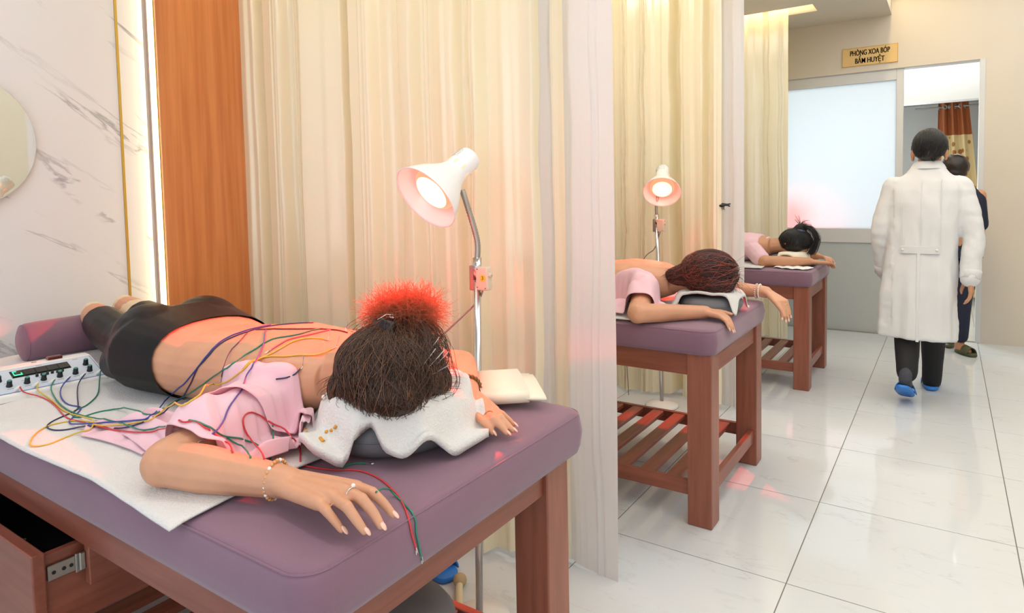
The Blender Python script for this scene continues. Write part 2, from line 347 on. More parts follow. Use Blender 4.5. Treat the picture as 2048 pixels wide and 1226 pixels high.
curtain('long cream satin curtain hanging behind the nearest massage bed', [(-2.385, -.43), (-1.8, -.42), (-1.2, -.42), (-.80, -.38), (-.66, -.33)], 3, .07, .20, .085, M['satin'], 'cream satin bay curtains', hem=hem)
curtain('white voile curtain end hanging at the aisle corner behind the nearest bed', [(-.80, -.34), (-.68, -.29), (-.58, -.29), (-.49, -.30)], 11, .05, .09, .02, M['sheer'], 'white voile curtain ends', hem=lambda s, L_: .01 - .03 * s / L_)
curtain('cream satin curtain hanging behind the second massage bed', [(-2.385, 1.72), (-1.6, 1.72), (-1.1, 1.72), (-.70, 1.70)], 23, .06, .16, .095, M['satin'], 'cream satin bay curtains', hem=hem)
curtain('white voile curtain end hanging at the aisle corner behind the second bed', [(-.74, 1.72), (-.66, 1.69), (-.585, 1.70)], 31, .04, .06, .018, M['sheer'], 'white voile curtain ends')
curtain('cream satin curtain hanging from the slot behind the farthest bed', [(-2.385, 3.78), (-1.6, 3.78), (-1.15, 3.78), (-.75, 3.78)], 41, .07, .14, .03, M['satin'], 'cream satin bay curtains')
# ------------------------------------------------------------------ massage beds
def slab_cushion(lo, hi, r, crown, n=(44, 24), puff=.004):
    """upholstered cushion: rounded corners, soft top edge, slightly crowned top"""
    bm = B(); cx, cy = (lo[0] + hi[0]) / 2, (lo[1] + hi[1]) / 2; hx, hy = (hi[0] - lo[0]) / 2, (hi[1] - lo[1]) / 2
    def outline(ins, rc, n_=12):
        pts = []
        for sx, sy, a0 in ((1, 1, 0), (-1, 1, PI / 2), (-1, -1, PI), (1, -1, 1.5 * PI)):
            for i in range(n_ + 1):
                a = a0 + PI / 2 * i / n_; pts.append((cx + sx * (hx - ins - rc) + rc * math.cos(a), cy + sy * (hy - ins - rc) + rc * math.sin(a)))
        out = []
        for (x0, y0), (x1, y1) in zip(pts, pts[1:] + pts[:1]):
            k = max(1, int(math.hypot(x1 - x0, y1 - y0) / .06))
            out += [(x0 + (x1 - x0) * i / k, y0 + (y1 - y0) * i / k) for i in range(k)]
        return out
    o0 = outline(0, .05); H = hi[2] - lo[2]; rings = []
    def ring(ins, z, wob=0):
        r = []
        for x, y in o0:
            dx, dy = cx - x, cy - y; sx = 1 - ins / hx; sy = 1 - ins / hy
            w_ = wob * noise.noise(V((x * 6, y * 6, z * 5)))
            r.append((cx + (x - cx) * (sx + w_), cy + (y - cy) * (sy + w_), z + w_ * .12))
        return r
    rings.append(ring(.03, lo[2])); rings.append(ring(.006, lo[2] + .004)); rings.append(ring(0, lo[2] + .02, .006)); rings.append(ring(-puff, lo[2] + H * .5, .006)); rings.append(ring(0, hi[2] - r, .004))
    for i in range(1, 6):
        a = PI / 2 * i / 5; rings.append(ring(r * (1 - math.cos(a)), hi[2] - r + r * math.sin(a), .002))
    for f in (.15, .35, .6, .85):
        rings.append([(x + (cx - x) * f, y + (cy - y) * f, z + crown * (1 - (1 - f) ** 2) + .002 * noise.noise(V((x * 4 * (1 - f), y * 7, 3)))) for x, y, z in rings[9]])
    SEAM[:] = rings[6]; loft(bm, rings); return bm
SEAM = []
BED_X0, BED_X1 = -2.30, -.32
def bed(y0, y1, label, group, x1=BED_X1, over=.016):
    t = thing('massage_bed', label, 'bed', ((BED_X0 + x1) / 2, (y0 + y1) / 2, 0), group)
    x0 = BED_X0; lg = .10
    for lx in (x0, x1 - lg):
        for ly in (y0, y1 - lg):
            b = B(); box(b, (lx, ly, 0), (lx + lg, ly + lg, .705), .004); obj('leg', b, M['wood_z'], t)
    for ly in (y0 + .012, y1 - .04):
        b = B(); box(b, (x0 + lg, ly, .612), (x1 - lg, ly + .028, .705), .003); obj('side_apron', b, M['wood'], t)
        b = B(); box(b, (x0 + lg, ly + .005, .115), (x1 - lg, ly + .03, .175), .003); obj('side_rail', b, M['wood'], t)
    for lx in (x0 + .012, x1 - .04):
        b = B(); box(b, (lx, y0 + lg, .612), (lx + .028, y1 - lg, .705), .003); obj('end_apron', b, M['wood_y'], t)
        b = B(); box(b, (lx, y0 + lg, .115), (lx + .025, y1 - lg, .175), .003); obj('end_rail', b, M['wood_y'], t)
    n = 14; x = x0 + lg + .02
    while x < x1 - lg - .03:
        b = B(); box(b, (x, y0 + .035, .150), (x + .062, y1 - .035, .172), .003, 1); obj('shelf_slat', b, M['wood_y'], t); x += .118
    mt = obj('mattress', slab_cushion((x0 - .01, y0 - .022, .70), (x1 + over, y1 + .022, .806), .024, .016), M['mattress'], t, True)
    # sewn edge round the top of the cover
    b = B(); lp = [V(p) + V((0, 0, .0008)) for p in SEAM]
    tube(b, lp + [lp[0]], .0018, 6); obj('seam', b, M['mattress'], mt)
    return t
bed1 = bed(-1.672, -.862, 'nearest plum massage bed with an open drawer under its long side', 'massage beds', -.357, .048)
bed2 = bed(.207, 1.015, 'second plum massage bed, standing between the two cream curtains', 'massage beds', -.32)
bed3 = bed(2.295, 3.05, 'farthest plum massage bed, near the frosted sliding door', 'massage beds', -.315)
# ------------------------------------------------------------------ people lying down: shared builders
M['skin'] = mat('skin', 'd29b7a', .5, var=.12, vscale=9, sss=.12, bump=.03, bscale=250)
M['skin2'] = mat('skin_tan', 'c58f6c', .5, var=.12, vscale=9, sss=.1)
M['leggings'] = mat('black_leggings', '0b0b0d', .5, bump=.04, bscale=300, spec=.3)
M['stocking'] = mat('nude_stocking', 'd8c29c', .6, sheen=.3)
M['pink'] = mat('pink_cotton', 'f5ccd7', .75, bump=.06, bscale=160, transl=.15, sheen=.2)
M['terry'] = mat('white_terry', 'dbd9d6', .9, bump=.35, bscale=220, sheen=.4)
M['grey_cover'] = mat('grey_cover', '6b6d72', .8, bump=.05, bscale=300)
M['hair'] = mat('dark_brown_hair', '40291d', .42, spec=.5)
M['hair_black'] = mat('black_hair', '0f0e0e', .38, spec=.6)
M['hair_red_lit'] = mat('red_lit_dark_hair', '34130f', .36, spec=.6)  # dark hair with the heat lamp's red put into its colour
M['fuzz'] = mat('frizzy_red_lit_hair', 'b0684a', .5, transl=.6)  # brown frizz, reddened to carry the lamp's glow in its colour
M['nail'] = mat('fingernail', 'e6b9a8', .25)
M['silver'] = mat('silver', 'd8d8d8', .15, 1)
M['gold_ring'] = mat('gold_band', 'c98d5a', .25, 1)
M['glass_bead'] = mat('pale_glass_bead', 'f4ece6', .12, coat=.6)
def ring_yz(x, yc, zc, wy, hz, n=28, p=2.3):
    r = []
    for i in range(n):
        a = 2 * PI * i / n; c, s_ = math.cos(a), math.sin(a)
        y = wy * math.copysign(abs(c) ** (2 / p), c); z = hz * math.copysign(abs(s_) ** (2 / p), s_)
        r.append(V((x, yc + y, zc + z)))
    return r
TORSO = [(-1.57, -1.265, .885, .145, .062), (-1.47, -1.262, .928, .172, .104), (-1.38, -1.27, .935, .198, .112), (-1.28, -1.268, .926, .182, .102), (-1.18, -1.265, .914, .163, .092),
         (-1.05, -1.255, .919, .162, .097), (-.93, -1.245, .926, .174, .103), (-.84, -1.248, .930, .178, .094), (-.77, -1.25, .933, .155, .082), (-.71, -1.262, .936, .09, .062)]
LEGS = [[(-1.41, -1.330, .925), (-1.70, -1.268, .905), (-1.88, -1.245, .922), (-2.07, -1.21, .948)], [(-1.44, -1.17, .925), (-1.78, -1.125, .905), (-1.92, -1.105, .928), (-2.11, -1.085, .952)]]
LEGR = [.092, .064, .060, .046]
def hand(bm, wrist, fingers, thumb=None, rw=.026, r=.0085):
    """palm out of metacarpals, four jointed fingers and a thumb; fingers: four lists of knuckle, joint, joint, tip"""
    w_ = V(wrist); ks = [V(f[0]) for f in fingers]
    mid = sum(ks, V()) / len(ks); ax = (ks[-1] - ks[0]).normalized()
    for i, f in enumerate(fingers):
        t = (i / 3 - .5); wr = w_ + ax * t * rw * 1.25
        cap(bm, wr, f[0], .0165, .0125)
        sc = (1, 1.04, 1, .86)[i]; P_ = [V(p) for p in f]; R_ = [.0108, .0093, .0082, .0066]
        for j in range(3): cap(bm, P_[j], P_[j + 1], R_[j] * sc * r / .0085, R_[j + 1] * sc * r / .0085)
        ell(bm, P_[1], [R_[1] * sc * 1.04 * r / .0085] * 3)
    for a, c in zip(ks, ks[1:]): cap(bm, a.lerp(w_, .12), c.lerp(w_, .12), .0115, .0115)
    for u in (.35, .7): cap(bm, w_.lerp(ks[0], u), w_.lerp(ks[3], u), .0125, .0125)
    if thumb:
        P_ = [V(p) for p in thumb]; R_ = [.015, .0125, .0105, .0075]
        for j in range(len(P_) - 1): cap(bm, P_[j], P_[j + 1], R_[j], R_[j + 1])
def nails(fingers, parent, m=None):
    for f in fingers:
        t = V(f[3]); d = (t - V(f[2])).normalized(); up = V((0, 0, 1)); up = (up - d * up.dot(d)).normalized(); s_ = d.cross(up)
        Mx = Matrix((s_, d, up)).transposed(); b = B(); ell(b, t + up * .0050 + d * .003, (.0046, .0085, .0018), Mx, 10, 6); obj('fingernail', b, m or M['nail'], parent, True)
def head_bm(bm, c, face=(0, 0, -1), crown=(1, 0, 0), s=1.0, ears=True):
    """skull, jaw, nose, brows, lips and ears; face = where it looks, crown = up of the head"""
    f = V(face).normalized(); u = V(crown).normalized(); l = u.cross(f); c = V(c); A = lambda a, b_, d: c + (l * a + f * b_ + u * d) * s
    Mx = Matrix((l, f, u)).transposed()
    ell(bm, A(0, -.012, .028), (.076 * s, .096 * s, .09 * s), Mx); ell(bm, A(0, .026, -.045), (.058 * s, .062 * s, .07 * s), Mx); ell(bm, A(0, .058, -.088), (.026 * s, .024 * s, .02 * s), Mx)
    cap(bm, A(0, .088, .005), A(0, .108, -.032), .008 * s, .014 * s); ell(bm, A(.014, .096, -.038), (.009 * s,) * 3); ell(bm, A(-.014, .096, -.038), (.009 * s,) * 3)
    cap(bm, A(-.045, .07, .02), A(.045, .07, .02), .011 * s, .011 * s); cap(bm, A(-.022, .086, -.066), A(.022, .086, -.066), .007 * s, .007 * s); cap(bm, A(-.018, .083, -.077), A(.018, .083, -.077), .007 * s, .007 * s)
    if ears:
        for q in (-1, 1): ell(bm, A(q * .08, -.012, -.012), (.011 * s, .02 * s, .033 * s), Mx); ell(bm, A(q * .08, -.004, -.04), (.009 * s, .011 * s, .012 * s), Mx)
    return A
def eyes(A, parent, s=1.0):
    for q in (-1, 1):
        b = B(); ell(b, A(q * .03, .073, .002), (.0125 * s,) * 3, None, 12, 8); obj('eye', b, M['glass_bead'], parent, True)
        b = B(); ell(b, A(q * .03, .0835, .002), (.0045 * s,) * 3, None, 10, 6); obj('iris', b, M['black'], parent, True)
def prone_torso(bm, dx, dy, grow=0.0, xmax=9, legs=True):
    T = [t for t in TORSO if t[0] < xmax]
    loft(bm, [ring_yz(x + dx, y + dy, z, wy + grow, hz + grow) for x, y, z, wy, hz in T])
    for q in (-1.34, -1.185): ell(bm, (-1.42 + dx, q + dy, .957), (.118 + grow, .093 + grow, .098 + grow))
    if legs:
        for L_ in LEGS: chain(bm, [(x + dx, y + dy, z) for x, y, z in L_], [r + grow for r in LEGR], 3)
def arm(bm, sh, el, wr, r=(.052, .044, .040, .027)):
    sh, el, wr = V(sh), V(el), V(wr)
    cap(bm, sh, el, r[0], r[1]); ell(bm, el, (r[1] * .96,) * 3)
    m_ = el.lerp(wr, .32); cap(bm, el, m_, r[1] * .93, r[2]); cap(bm, m_, wr, r[2], r[3])
def bracelet(name, c, axis, ra, rb, n, rbead, m, parent, m2=None):
    """beads on a ring round a wrist"""
    d = V(axis).normalized(); a, b_ = frame(d); o = obj(name, disc_ring(c, a, b_, ra, rb, .0008), m, parent, True)
    for i in range(n):
        t = 2 * PI * i / n; b = B(); ell(b, V(c) + a * math.cos(t) * ra + b_ * math.sin(t) * rb, (rbead,) * 3, None, 8, 6); obj('bead', b, m2 if (m2 and i % 4 == 0) else m, o, True)
    return o
def disc_ring(c, a, b_, ra, rb, r, n=32):
    bm = B(); P_ = [V(c) + a * math.cos(2 * PI * i / n) * ra + b_ * math.sin(2 * PI * i / n) * rb for i in range(n)]; d = a.cross(b_); rings = []
    for p in P_:
        o_ = (p - V(c)).normalized(); rings.append([p + (o_ * math.cos(2 * PI * j / 6) + d * math.sin(2 * PI * j / 6)) * r for j in range(6)])
    loft(bm, rings + [rings[0]], cap=False); bmesh.ops.remove_doubles(bm, verts=bm.verts, dist=1e-6); return bm
def strands(name, paths, r0, r1, m, parent):
    """hair: many thin curves in one part"""
    hc = bpy.data.hair_curves.new(name); hc.add_curves([len(p) for p in paths]); off = OFF[root(parent).name]
    fl = []; rr = []
    for p in paths:
        n = len(p)
        for i, q in enumerate(p): fl += [q[0] - off.x, q[1] - off.y, q[2] - off.z]; rr.append(r0 + (r1 - r0) * i / (n - 1))
    hc.position_data.foreach_set('vector', fl)
    at = hc.attributes.get('radius') or hc.attributes.new('radius', 'FLOAT', 'POINT'); at.data.foreach_set('value', rr)
    return tag(put(name, hc, m, parent), kind='stuff')
def bvh(*objs):
    bm = B()
    for o in objs:
        t = B(); t.from_mesh(o.data); off = OFF[root(o).name]; bmesh.ops.translate(t, verts=t.verts, vec=off); me = bpy.data.meshes.new('t'); t.to_mesh(me); t.free(); bm.from_mesh(me); bpy.data.meshes.remove(me)
    r = BVHTree.FromBMesh(bm); bm.free(); return r
def top(tree, x, y, dflt=.8):
    h = tree.ray_cast(V((x, y, 2.0)), V((0, 0, -1))); return h[0].z if h[0] else dflt
def resamp(pts, n):
    P_ = smoothpts([(*p, 0) if len(p) == 2 else p for p in pts], 8); D = [0]
    for a, c in zip(P_, P_[1:]): D.append(D[-1] + (c - a).length)
    out = []; j = 0
    for i in range(n):
        s_ = D[-1] * i / (n - 1)
        while j < len(D) - 2 and D[j + 1] < s_: j += 1
        out.append(P_[j].lerp(P_[j + 1], min(1, (s_ - D[j]) / max(1e-9, D[j + 1] - D[j]))))
    return out
def drape_grid(G, tree, eps, fold, relax, dflt=.8, thick=.003, cyc=False, lift=None):
    """lay a grid of (x, y) points over what lies below, with folds, pulled taut by relaxing"""
    n, m_ = len(G), len(G[0]); base = [[top(tree, p.x, p.y, dflt) + eps for p in r] for r in G]
    base = [[max(base[a][c % m_ if cyc else c] for a in range(max(0, i - 2), min(n, i + 3)) for c in (range(j - 2, j + 3) if cyc else range(max(0, j - 2), min(m_, j + 3)))) for j in range(m_)] for i in range(n)]
    Z = [[base[i][j] + fold(i / (n - 1), j / (m_ - 1), G[i][j]) for j in range(m_)] for i in range(n)]
    for _ in range(relax):
        N2 = [r[:] for r in Z]
        for i in range(n):
            for j in range(m_):
                q = []
                if i: q.append(Z[i - 1][j])
                if i < n - 1: q.append(Z[i + 1][j])
                if j or cyc: q.append(Z[i][j - 1])
                if j < m_ - 1 or cyc: q.append(Z[i][(j + 1) % m_])
                N2[i][j] = max(base[i][j], .5 * Z[i][j] + .5 * sum(q) / len(q))
        Z = N2
    bm = B(); vv = [[bm.verts.new((G[i][j].x, G[i][j].y, Z[i][j])) for j in range(m_)] for i in range(n)]
    for i in range(n - 1):
        for j in range(m_ - (0 if cyc else 1)): bm.faces.new((vv[i][j], vv[i + 1][j], vv[i + 1][(j + 1) % m_], vv[i][(j + 1) % m_]))
    bmesh.ops.recalc_face_normals(bm, faces=bm.faces)
    up = sum(f.normal.z for f in bm.faces)
    if up < 0: bmesh.ops.reverse_faces(bm, faces=bm.faces)
    ex = bmesh.ops.extrude_face_region(bm, geom=bm.faces[:]); vs = [v for v in ex['geom'] if isinstance(v, bmesh.types.BMVert)]
    bmesh.ops.translate(bm, verts=vs, vec=(0, 0, thick))
    return bm
def patch(A_, B_, n, m_):
    a, c = resamp(A_, m_), resamp(B_, m_); return [[a[j].lerp(c[j], i / (n - 1)) for j in range(m_)] for i in range(n)]
nz = lambda x, y, k, s_=0: noise.noise(V((x * k, y * k, s_)))
# ------------------------------------------------------------------ nearest bed: terry sheet, bolster, woman
mat1 = [c for c in bed1.children if c.name.startswith('mattress')][0]
T1 = bvh(mat1)
G = patch([(-2.285, -1.69), (-1.75, -1.705), (-1.32, -1.712), (-.95, -1.706), (-.78, -1.712), (-.612, -1.722)], [(-2.285, -.88), (-1.75, -.885), (-1.0, -.88), (-.60, -.885)], 70, 130)
sheet = tag(obj('towel_sheet', drape_grid(G, T1, .0045, lambda u, v, p: .007 * max(0, nz(p.x, p.y * .6, 7)) + .004 * abs(nz(p.x, p.y, 19, 2)) + (.006 * max(0, nz(p.x, 0, 5, 5)) if u < .06 else 0), 4, .796, .004), M['terry'], None, True, (-1.45, -1.3, .81)),
    'white terry towel spread under the woman on the nearest bed', 'towel')
t = thing('bolster', 'plum cylindrical bolster under the shins of the woman on the nearest bed', 'bolster', (-2.14, -1.18, .82))
bo = Matrix(); bo = aim((-2.135, -1.20, .882), (0.02, 1, 0))
b = B(); prof = [(.001, -.215), (.04, -.213), (.057, -.206), (.064, -.194), (.0665, -.16), (.067, 0), (.0665, .16), (.064, .194), (.057, .206), (.04, .213), (.001, .215)]
lathe(b, prof, bo, 36); obj('cover', b, M['mattress'], t, True)
for q in (-.203, .203):
    b = B(); lathe(b, [(.0595 + .0015 * math.cos(a), q + .0015 * math.sin(a)) for a in [2 * PI * i / 6 for i in range(6)]], bo, 36, True); obj('piping', b, M['mattress'], t, True)
W1 = thing('person', 'woman lying face down, bare back, black leggings, frizzy hair lit red', 'person', (-1.2, -1.27, .82))
NH = [[(-.372, -1.537, .862), (-.337, -1.536, .862), (-.319, -1.528, .845), (-.302, -1.525, .829)], [(-.371, -1.560, .865), (-.329, -1.565, .865), (-.309, -1.560, .846), (-.293, -1.560, .829)],
      [(-.376, -1.581, .863), (-.335, -1.590, .862), (-.317, -1.587, .843), (-.304, -1.584, .828)], [(-.389, -1.600, .858), (-.361, -1.607, .854), (-.347, -1.602, .838), (-.339, -1.599, .827)]]
FH = [[(-.4324, -1.135, .850), (-.400, -1.152, .850), (-.386, -1.150, .838), (-.379, -1.149, .828)], [(-.420, -1.117, .853), (-.384, -1.137, .853), (-.367, -1.132, .838), (-.355, -1.130, .826)],
      [(-.4174, -1.098, .852), (-.381, -1.117, .852), (-.364, -1.114, .837), (-.352, -1.110, .826)], [(-.424, -1.078, .848), (-.396, -1.088, .848), (-.381, -1.082, .835), (-.371, -1.079, .825)]]
NW, FW = (-.505, -1.571, .853), (-.54, -1.028, .850)
b = B(); prone_torso(b, 0, 0)
for q, h_ in ((-1.355, .930), (-1.13, .945)): ell(b, (-.87, q, h_), (.10, .075, .055))
cap(b, (-.78, -1.27, .935), (-.62, -1.285, .965), .062, .056)
arm(b, (-.80, -1.390, .888), (-.755, -1.648, .862), NW, (.050, .045, .042, .027)); arm(b, (-.79, -1.105, .915), (-.68, -.885, .872), FW, (.054, .045, .041, .027))
hand(b, NW, NH, [(-.48, -1.548, .85), (-.44, -1.518, .843), (-.405, -1.505, .836), (-.378, -1.503, .832)])
hand(b, FW, FH, [(-.53, -1.055, .85), (-.50, -1.10, .842), (-.47, -1.13, .836), (-.445, -1.15, .833)])
hA = head_bm(b, (-.565, -1.29, .965), (-.12, .0, -1), (1, 0, -.12), .95)
body1 = obj('body', fuse(b, .0028, 7, .5), M['skin'], W1, True)
nails(NH, W1); nails(FH, W1); eyes(hA, W1, .95)
# feet in nude stockings
b = B()
for L_, dy in ((LEGS[0], .012), (LEGS[1], .01)):
    a_ = V(L_[2]); c_ = V(L_[3]); chain(b, [a_.lerp(c_, .25), c_, c_ + V((-.045, dy, .01))], [.060, .045, .036], 2); chain(b, [c_ + V((-.05, dy, .012)), c_ + V((-.09, dy, -.04)), c_ + V((-.10, dy, -.115))], [.034, .036, .024], 2)
obj('stockings', fuse(b, .005, 5), M['stocking'], W1, True)
b = B(); prone_torso(b, 0, 0, .0065, -1.0)
b = fuse(b, .005, 5)
for co, no in (((-1.215, 0, .9), (1, 0, .22)), ((-1.975, -1.15, .93), (-1, .2, .3))):
    bmesh.ops.bisect_plane(b, geom=b.verts[:] + b.edges[:] + b.faces[:], plane_co=co, plane_no=no, clear_outer=True)
leg1 = obj('leggings', b, M['leggings'], W1, True)
T_body = bvh(body1, leg1)
# ------------------------------------------------------------------ face pillow and towel
def pillow(label, c, rx, ry, h, z0, m, group=None):
    b = B(); prof = [(.001, 0), (.7, 0), (.9, .08), (.985, .28), (1.0, .5), (.97, .72), (.86, .9), (.65, .98), (.35, .96), (.12, .9), (.001, .89)]
    lathe(b, prof, Matrix.Translation(V((c[0], c[1], z0))) @ Matrix.Diagonal((rx, ry, h, 1)), 48)
    t = thing('face_pillow', label, 'pillow', (c[0], c[1], z0), group)
    obj('cover', b, m, t, True); s_ = B(); lathe(s_, [(1.0 + .008 * math.cos(a), .5 + .02 * math.sin(a)) for a in [2 * PI * i / 6 for i in range(6)]], Matrix.Translation(V((c[0], c[1], z0))) @ Matrix.Diagonal((rx, ry, h, 1)), 48, True); obj('piping', s_, m, t, True); return t
p1 = pillow('grey face pillow under the folded white towel on the nearest bed', (-.575, -1.235), .152, .165, .085, .815, M['grey_cover'], 'grey face pillows')
TP = bvh(mat1, sheet, p1.children[0])
def polar(c, R, n, m_): return [[V((c[0] + R(2 * PI * j / m_) * (.02 + .98 * i / (n - 1)) * math.cos(2 * PI * j / m_), c[1] + R(2 * PI * j / m_) * (.02 + .98 * i / (n - 1)) * math.sin(2 * PI * j / m_), 0)) for j in range(m_)] for i in range(n)]
def towR(a):
    r = .192 + .012 * math.sin(3 * a + .6) + .008 * math.sin(7 * a)
    d = math.atan2(math.sin(a - 5.12), math.cos(a - 5.12)); r -= .017 * math.exp(-(d / .085) ** 2)
    d = math.atan2(math.sin(a - 4.62), math.cos(a - 4.62)); r += .03 * math.exp(-(d / .32) ** 2)
    d = math.atan2(math.sin(a - 5.9), math.cos(a - 5.9)); r += .01 * math.exp(-(d / .4) ** 2); return r
def towF(u, v, p):
    a = v * 2 * PI; return (u ** 1.5) * (.022 + .016 * math.sin(5 * a + 1.2 + 3 * u) + .012 * math.sin(11 * a + 2 * nz(p.x, p.y, 8)) + .012 * nz(p.x, p.y, 16, 3)) + .004 * nz(p.x, p.y, 30, 1)
towel1 = thing('face_towel', 'white towel with small orange embroidery bunched over the nearest grey pillow', 'towel', (-.575, -1.235, .84))
tw = obj('cloth', drape_grid(polar((-.575, -1.235), towR, 44, 150), TP, .006, towF, 3, .806, .018, True), M['terry'], towel1, True)
# ------------------------------------------------------------------ pink shirt pulled off the shoulders
TS = bvh(mat1, sheet, body1, leg1, tw)
def ridge(x): return (1 - abs(2 * (x % 1) - 1)) ** 1.6
def shF(u, v, p):
    e = min(1, u * 5) * min(1, (1 - u) * 7) * .75 + .25; w_ = nz(p.x, p.y, 7, 2) * .8
    e *= .45 + .55 * min(1, u * 1.6)
    return e * (.022 * ridge(2.6 * v + 1.1 * u + w_ * .7) + .016 * ridge(4.3 * v - 2.2 * u + .3 + w_) * (.4 + .6 * u) + .012 * ridge(1.8 * u + 2.2 * v + .6 + w_ * .8) + .006 * nz(p.x, p.y, 24, 7)) + .003 + .004 * math.exp(-(u / .05) ** 2)
G = patch([(-1.0, -1.435), (-.93, -1.425), (-.86, -1.418), (-.79, -1.405), (-.74, -1.380), (-.69, -1.378), (-.648, -1.415)], [(-1.20, -1.60), (-1.08, -1.585), (-.96, -1.60), (-.84, -1.615), (-.775, -1.625), (-.70, -1.60), (-.66, -1.535), (-.645, -1.47)], 60, 110)
shirt = obj('shirt', drape_grid(G, TS, .006, shF, 1, .806, .0025), M['pink'], W1, True)
G = patch([(-.995, -1.432), (-.92, -1.420), (-.86, -1.414), (-.79, -1.400), (-.74, -1.376), (-.69, -1.374), (-.655, -1.40)], [(-1.0, -1.455), (-.93, -1.50), (-.84, -1.535), (-.765, -1.525), (-.73, -1.475), (-.705, -1.43), (-.655, -1.425)], 30, 90)
obj('shirt_flap', drape_grid(G, bvh(body1, shirt), .003, lambda u, v, p: .003 * ridge(2.2 * v + u) + (.004 if u > .93 else 0), 8, .806, .0025), M['pink'], W1, True)
b = B()
G = patch([(-1.24, -1.565), (-1.12, -1.53), (-1.0, -1.46)], [(-1.17, -1.625), (-1.05, -1.61), (-.93, -1.61)], 16, 40)
obj('shirt_tail', drape_grid(G, TS, .004, lambda u, v, p: .012 * abs(math.sin(7 * v + 3 * u)) * math.sin(PI * u), 1, .806, .002), M['pink'], W1, True)
# ------------------------------------------------------------------ hair of the woman on the nearest bed
def hair_cap(c, r, Mx=None, seed=0, bumps=.004):
    b = B(); vs = ell(b, c, r, Mx, 40, 26)
    for v_ in vs: d = (v_.co - V(c)); v_.co += d.normalized() * bumps * (noise.noise(d * 22 + V((seed, 0, 0))) + .5)
    return b
HC = V((-.549, -1.285, .976))
cb = hair_cap(HC, (.113, .100, .094)); ell(cb, HC + V((-.01, .045, .018)), (.085, .066, .072)); ell(cb, HC + V((.042, -.032, -.032)), (.076, .074, .054)); ell(cb, HC + V((-.028, -.045, -.032)), (.080, .060, .052)); ell(cb, HC + V((.048, .042, -.028)), (.066, .056, .052))
hair1 = obj('hair', fuse(cb, .005, 6), M['hair'], W1, True)
T_h = bvh(hair1)
CL = V((-.552, -1.262, 1.066))
def on_head(tree, c, d, out=.002):
    h = tree.ray_cast(V(c) + V(d).normalized() * .5, -V(d).normalized()); return (h[0] + V(d).normalized() * out) if h[0] else V(c) + V(d).normalized() * .1
def comb(tree, c, dirs, end, n=13, seed=1, mess=.25, out=(.001, .005), over=0):
    r = random.Random(seed); paths = []; e = (V(end) - V(c)).normalized()
    for d0 in dirs:
        d0 = V(d0).normalized(); o_ = r.uniform(*out); w1, w2 = r.uniform(-mess, mess), r.uniform(-mess, mess) * .4; ax = d0.cross(e); ax = ax.normalized() if ax.length > 1e-4 else V((1, 0, 0)); p = []; tot = d0.angle(e) if d0.length and e.length else 0
        m_ = r.uniform(.88, 1)
        for i in range(n):
            u = i / (n - 1) * m_; d = Matrix.Rotation(tot * u, 3, ax) @ d0; d = (d + ax * (w1 * math.sin(PI * u) + w2 * math.sin(2 * PI * u))).normalized()
            p.append(on_head(tree, c, d, o_ + over * math.sin(PI * u)))
        paths.append(p)
    return paths
r = random.Random(4)
def cone_dirs(n, zlo, zhi, seed, flt=None):
    r = random.Random(seed); out = []
    while len(out) < n:
        z = r.uniform(zlo, zhi); a = r.uniform(0, 2 * PI); q = math.sqrt(1 - z * z); d = (q * math.cos(a), q * math.sin(a), z)
        if flt is None or flt(d): out.append(d)
    return out
M['hair_light'] = mat('warm_brown_hair', '7d553b', .42)
for sd, n_, mm in ((3, 1700, 'hair'), (5, 800, 'hair_light')):
    strands('hair_strands', comb(T_h, HC, cone_dirs(n_, -.6, .75, sd), CL, 16, sd + 2, .45, (.0005, .009)), .0006, .0003, M[mm], W1)
strands('loose_hair', comb(T_h, HC, cone_dirs(170, -.5, .5, 8, lambda d: d[0] + d[1] > -.2), CL, 14, 6, .9, (.008, .022), .014), .0005, .0003, M['hair'], W1)
fr_ = random.Random(17); fringe = []
for i in range(60):
    a = fr_.uniform(-2.6, .9); p0 = on_head(T_h, HC, (math.cos(a), math.sin(a), fr_.uniform(-.35, .0)), .003); d = V((math.cos(a + 1.0 + fr_.uniform(-.2, .5)), math.sin(a + 1.0 + fr_.uniform(-.2, .5)), -.30)); L_ = fr_.uniform(.02, .045)
    q = [p0 + d * L_ * k / 9 + V((math.cos(a), math.sin(a), 0)) * .012 * math.sin(k / 9 * 2.4) for k in range(10)]; fringe.append([V((v.x, v.y, max(v.z, .912))) for v in q])
strands('fringe', fringe, .0005, .0003, M['hair'], W1)
def frizz(c, n, rad, bias, seed, k=16, sq=(1, 1, 1)):
    r = random.Random(seed); out = []
    for _ in range(n):
        d = V((r.gauss(0, 1), r.gauss(0, 1), r.gauss(0, 1))).normalized() * .85 + V(bias); d = d.normalized(); L_ = rad * r.uniform(.45, 1.05); p = V(c) + V((r.uniform(-.012, .012), r.uniform(-.012, .012), r.uniform(-.008, .008))); q = [p.copy()]; ph = r.uniform(0, 100)
        for i in range(k):
            d = (d + .75 * V((noise.noise(V((i * .8, ph, 0))), noise.noise(V((i * .8, ph, 7))), noise.noise(V((i * .8, ph, 13))) - .10)) * (1 if i else 0)).normalized(); s_ = V((d.x * sq[0], d.y * sq[1], d.z * sq[2]))
            p = p + s_ * L_ / k * 1.25; q.append(p.copy())
        out.append(q)
    return out
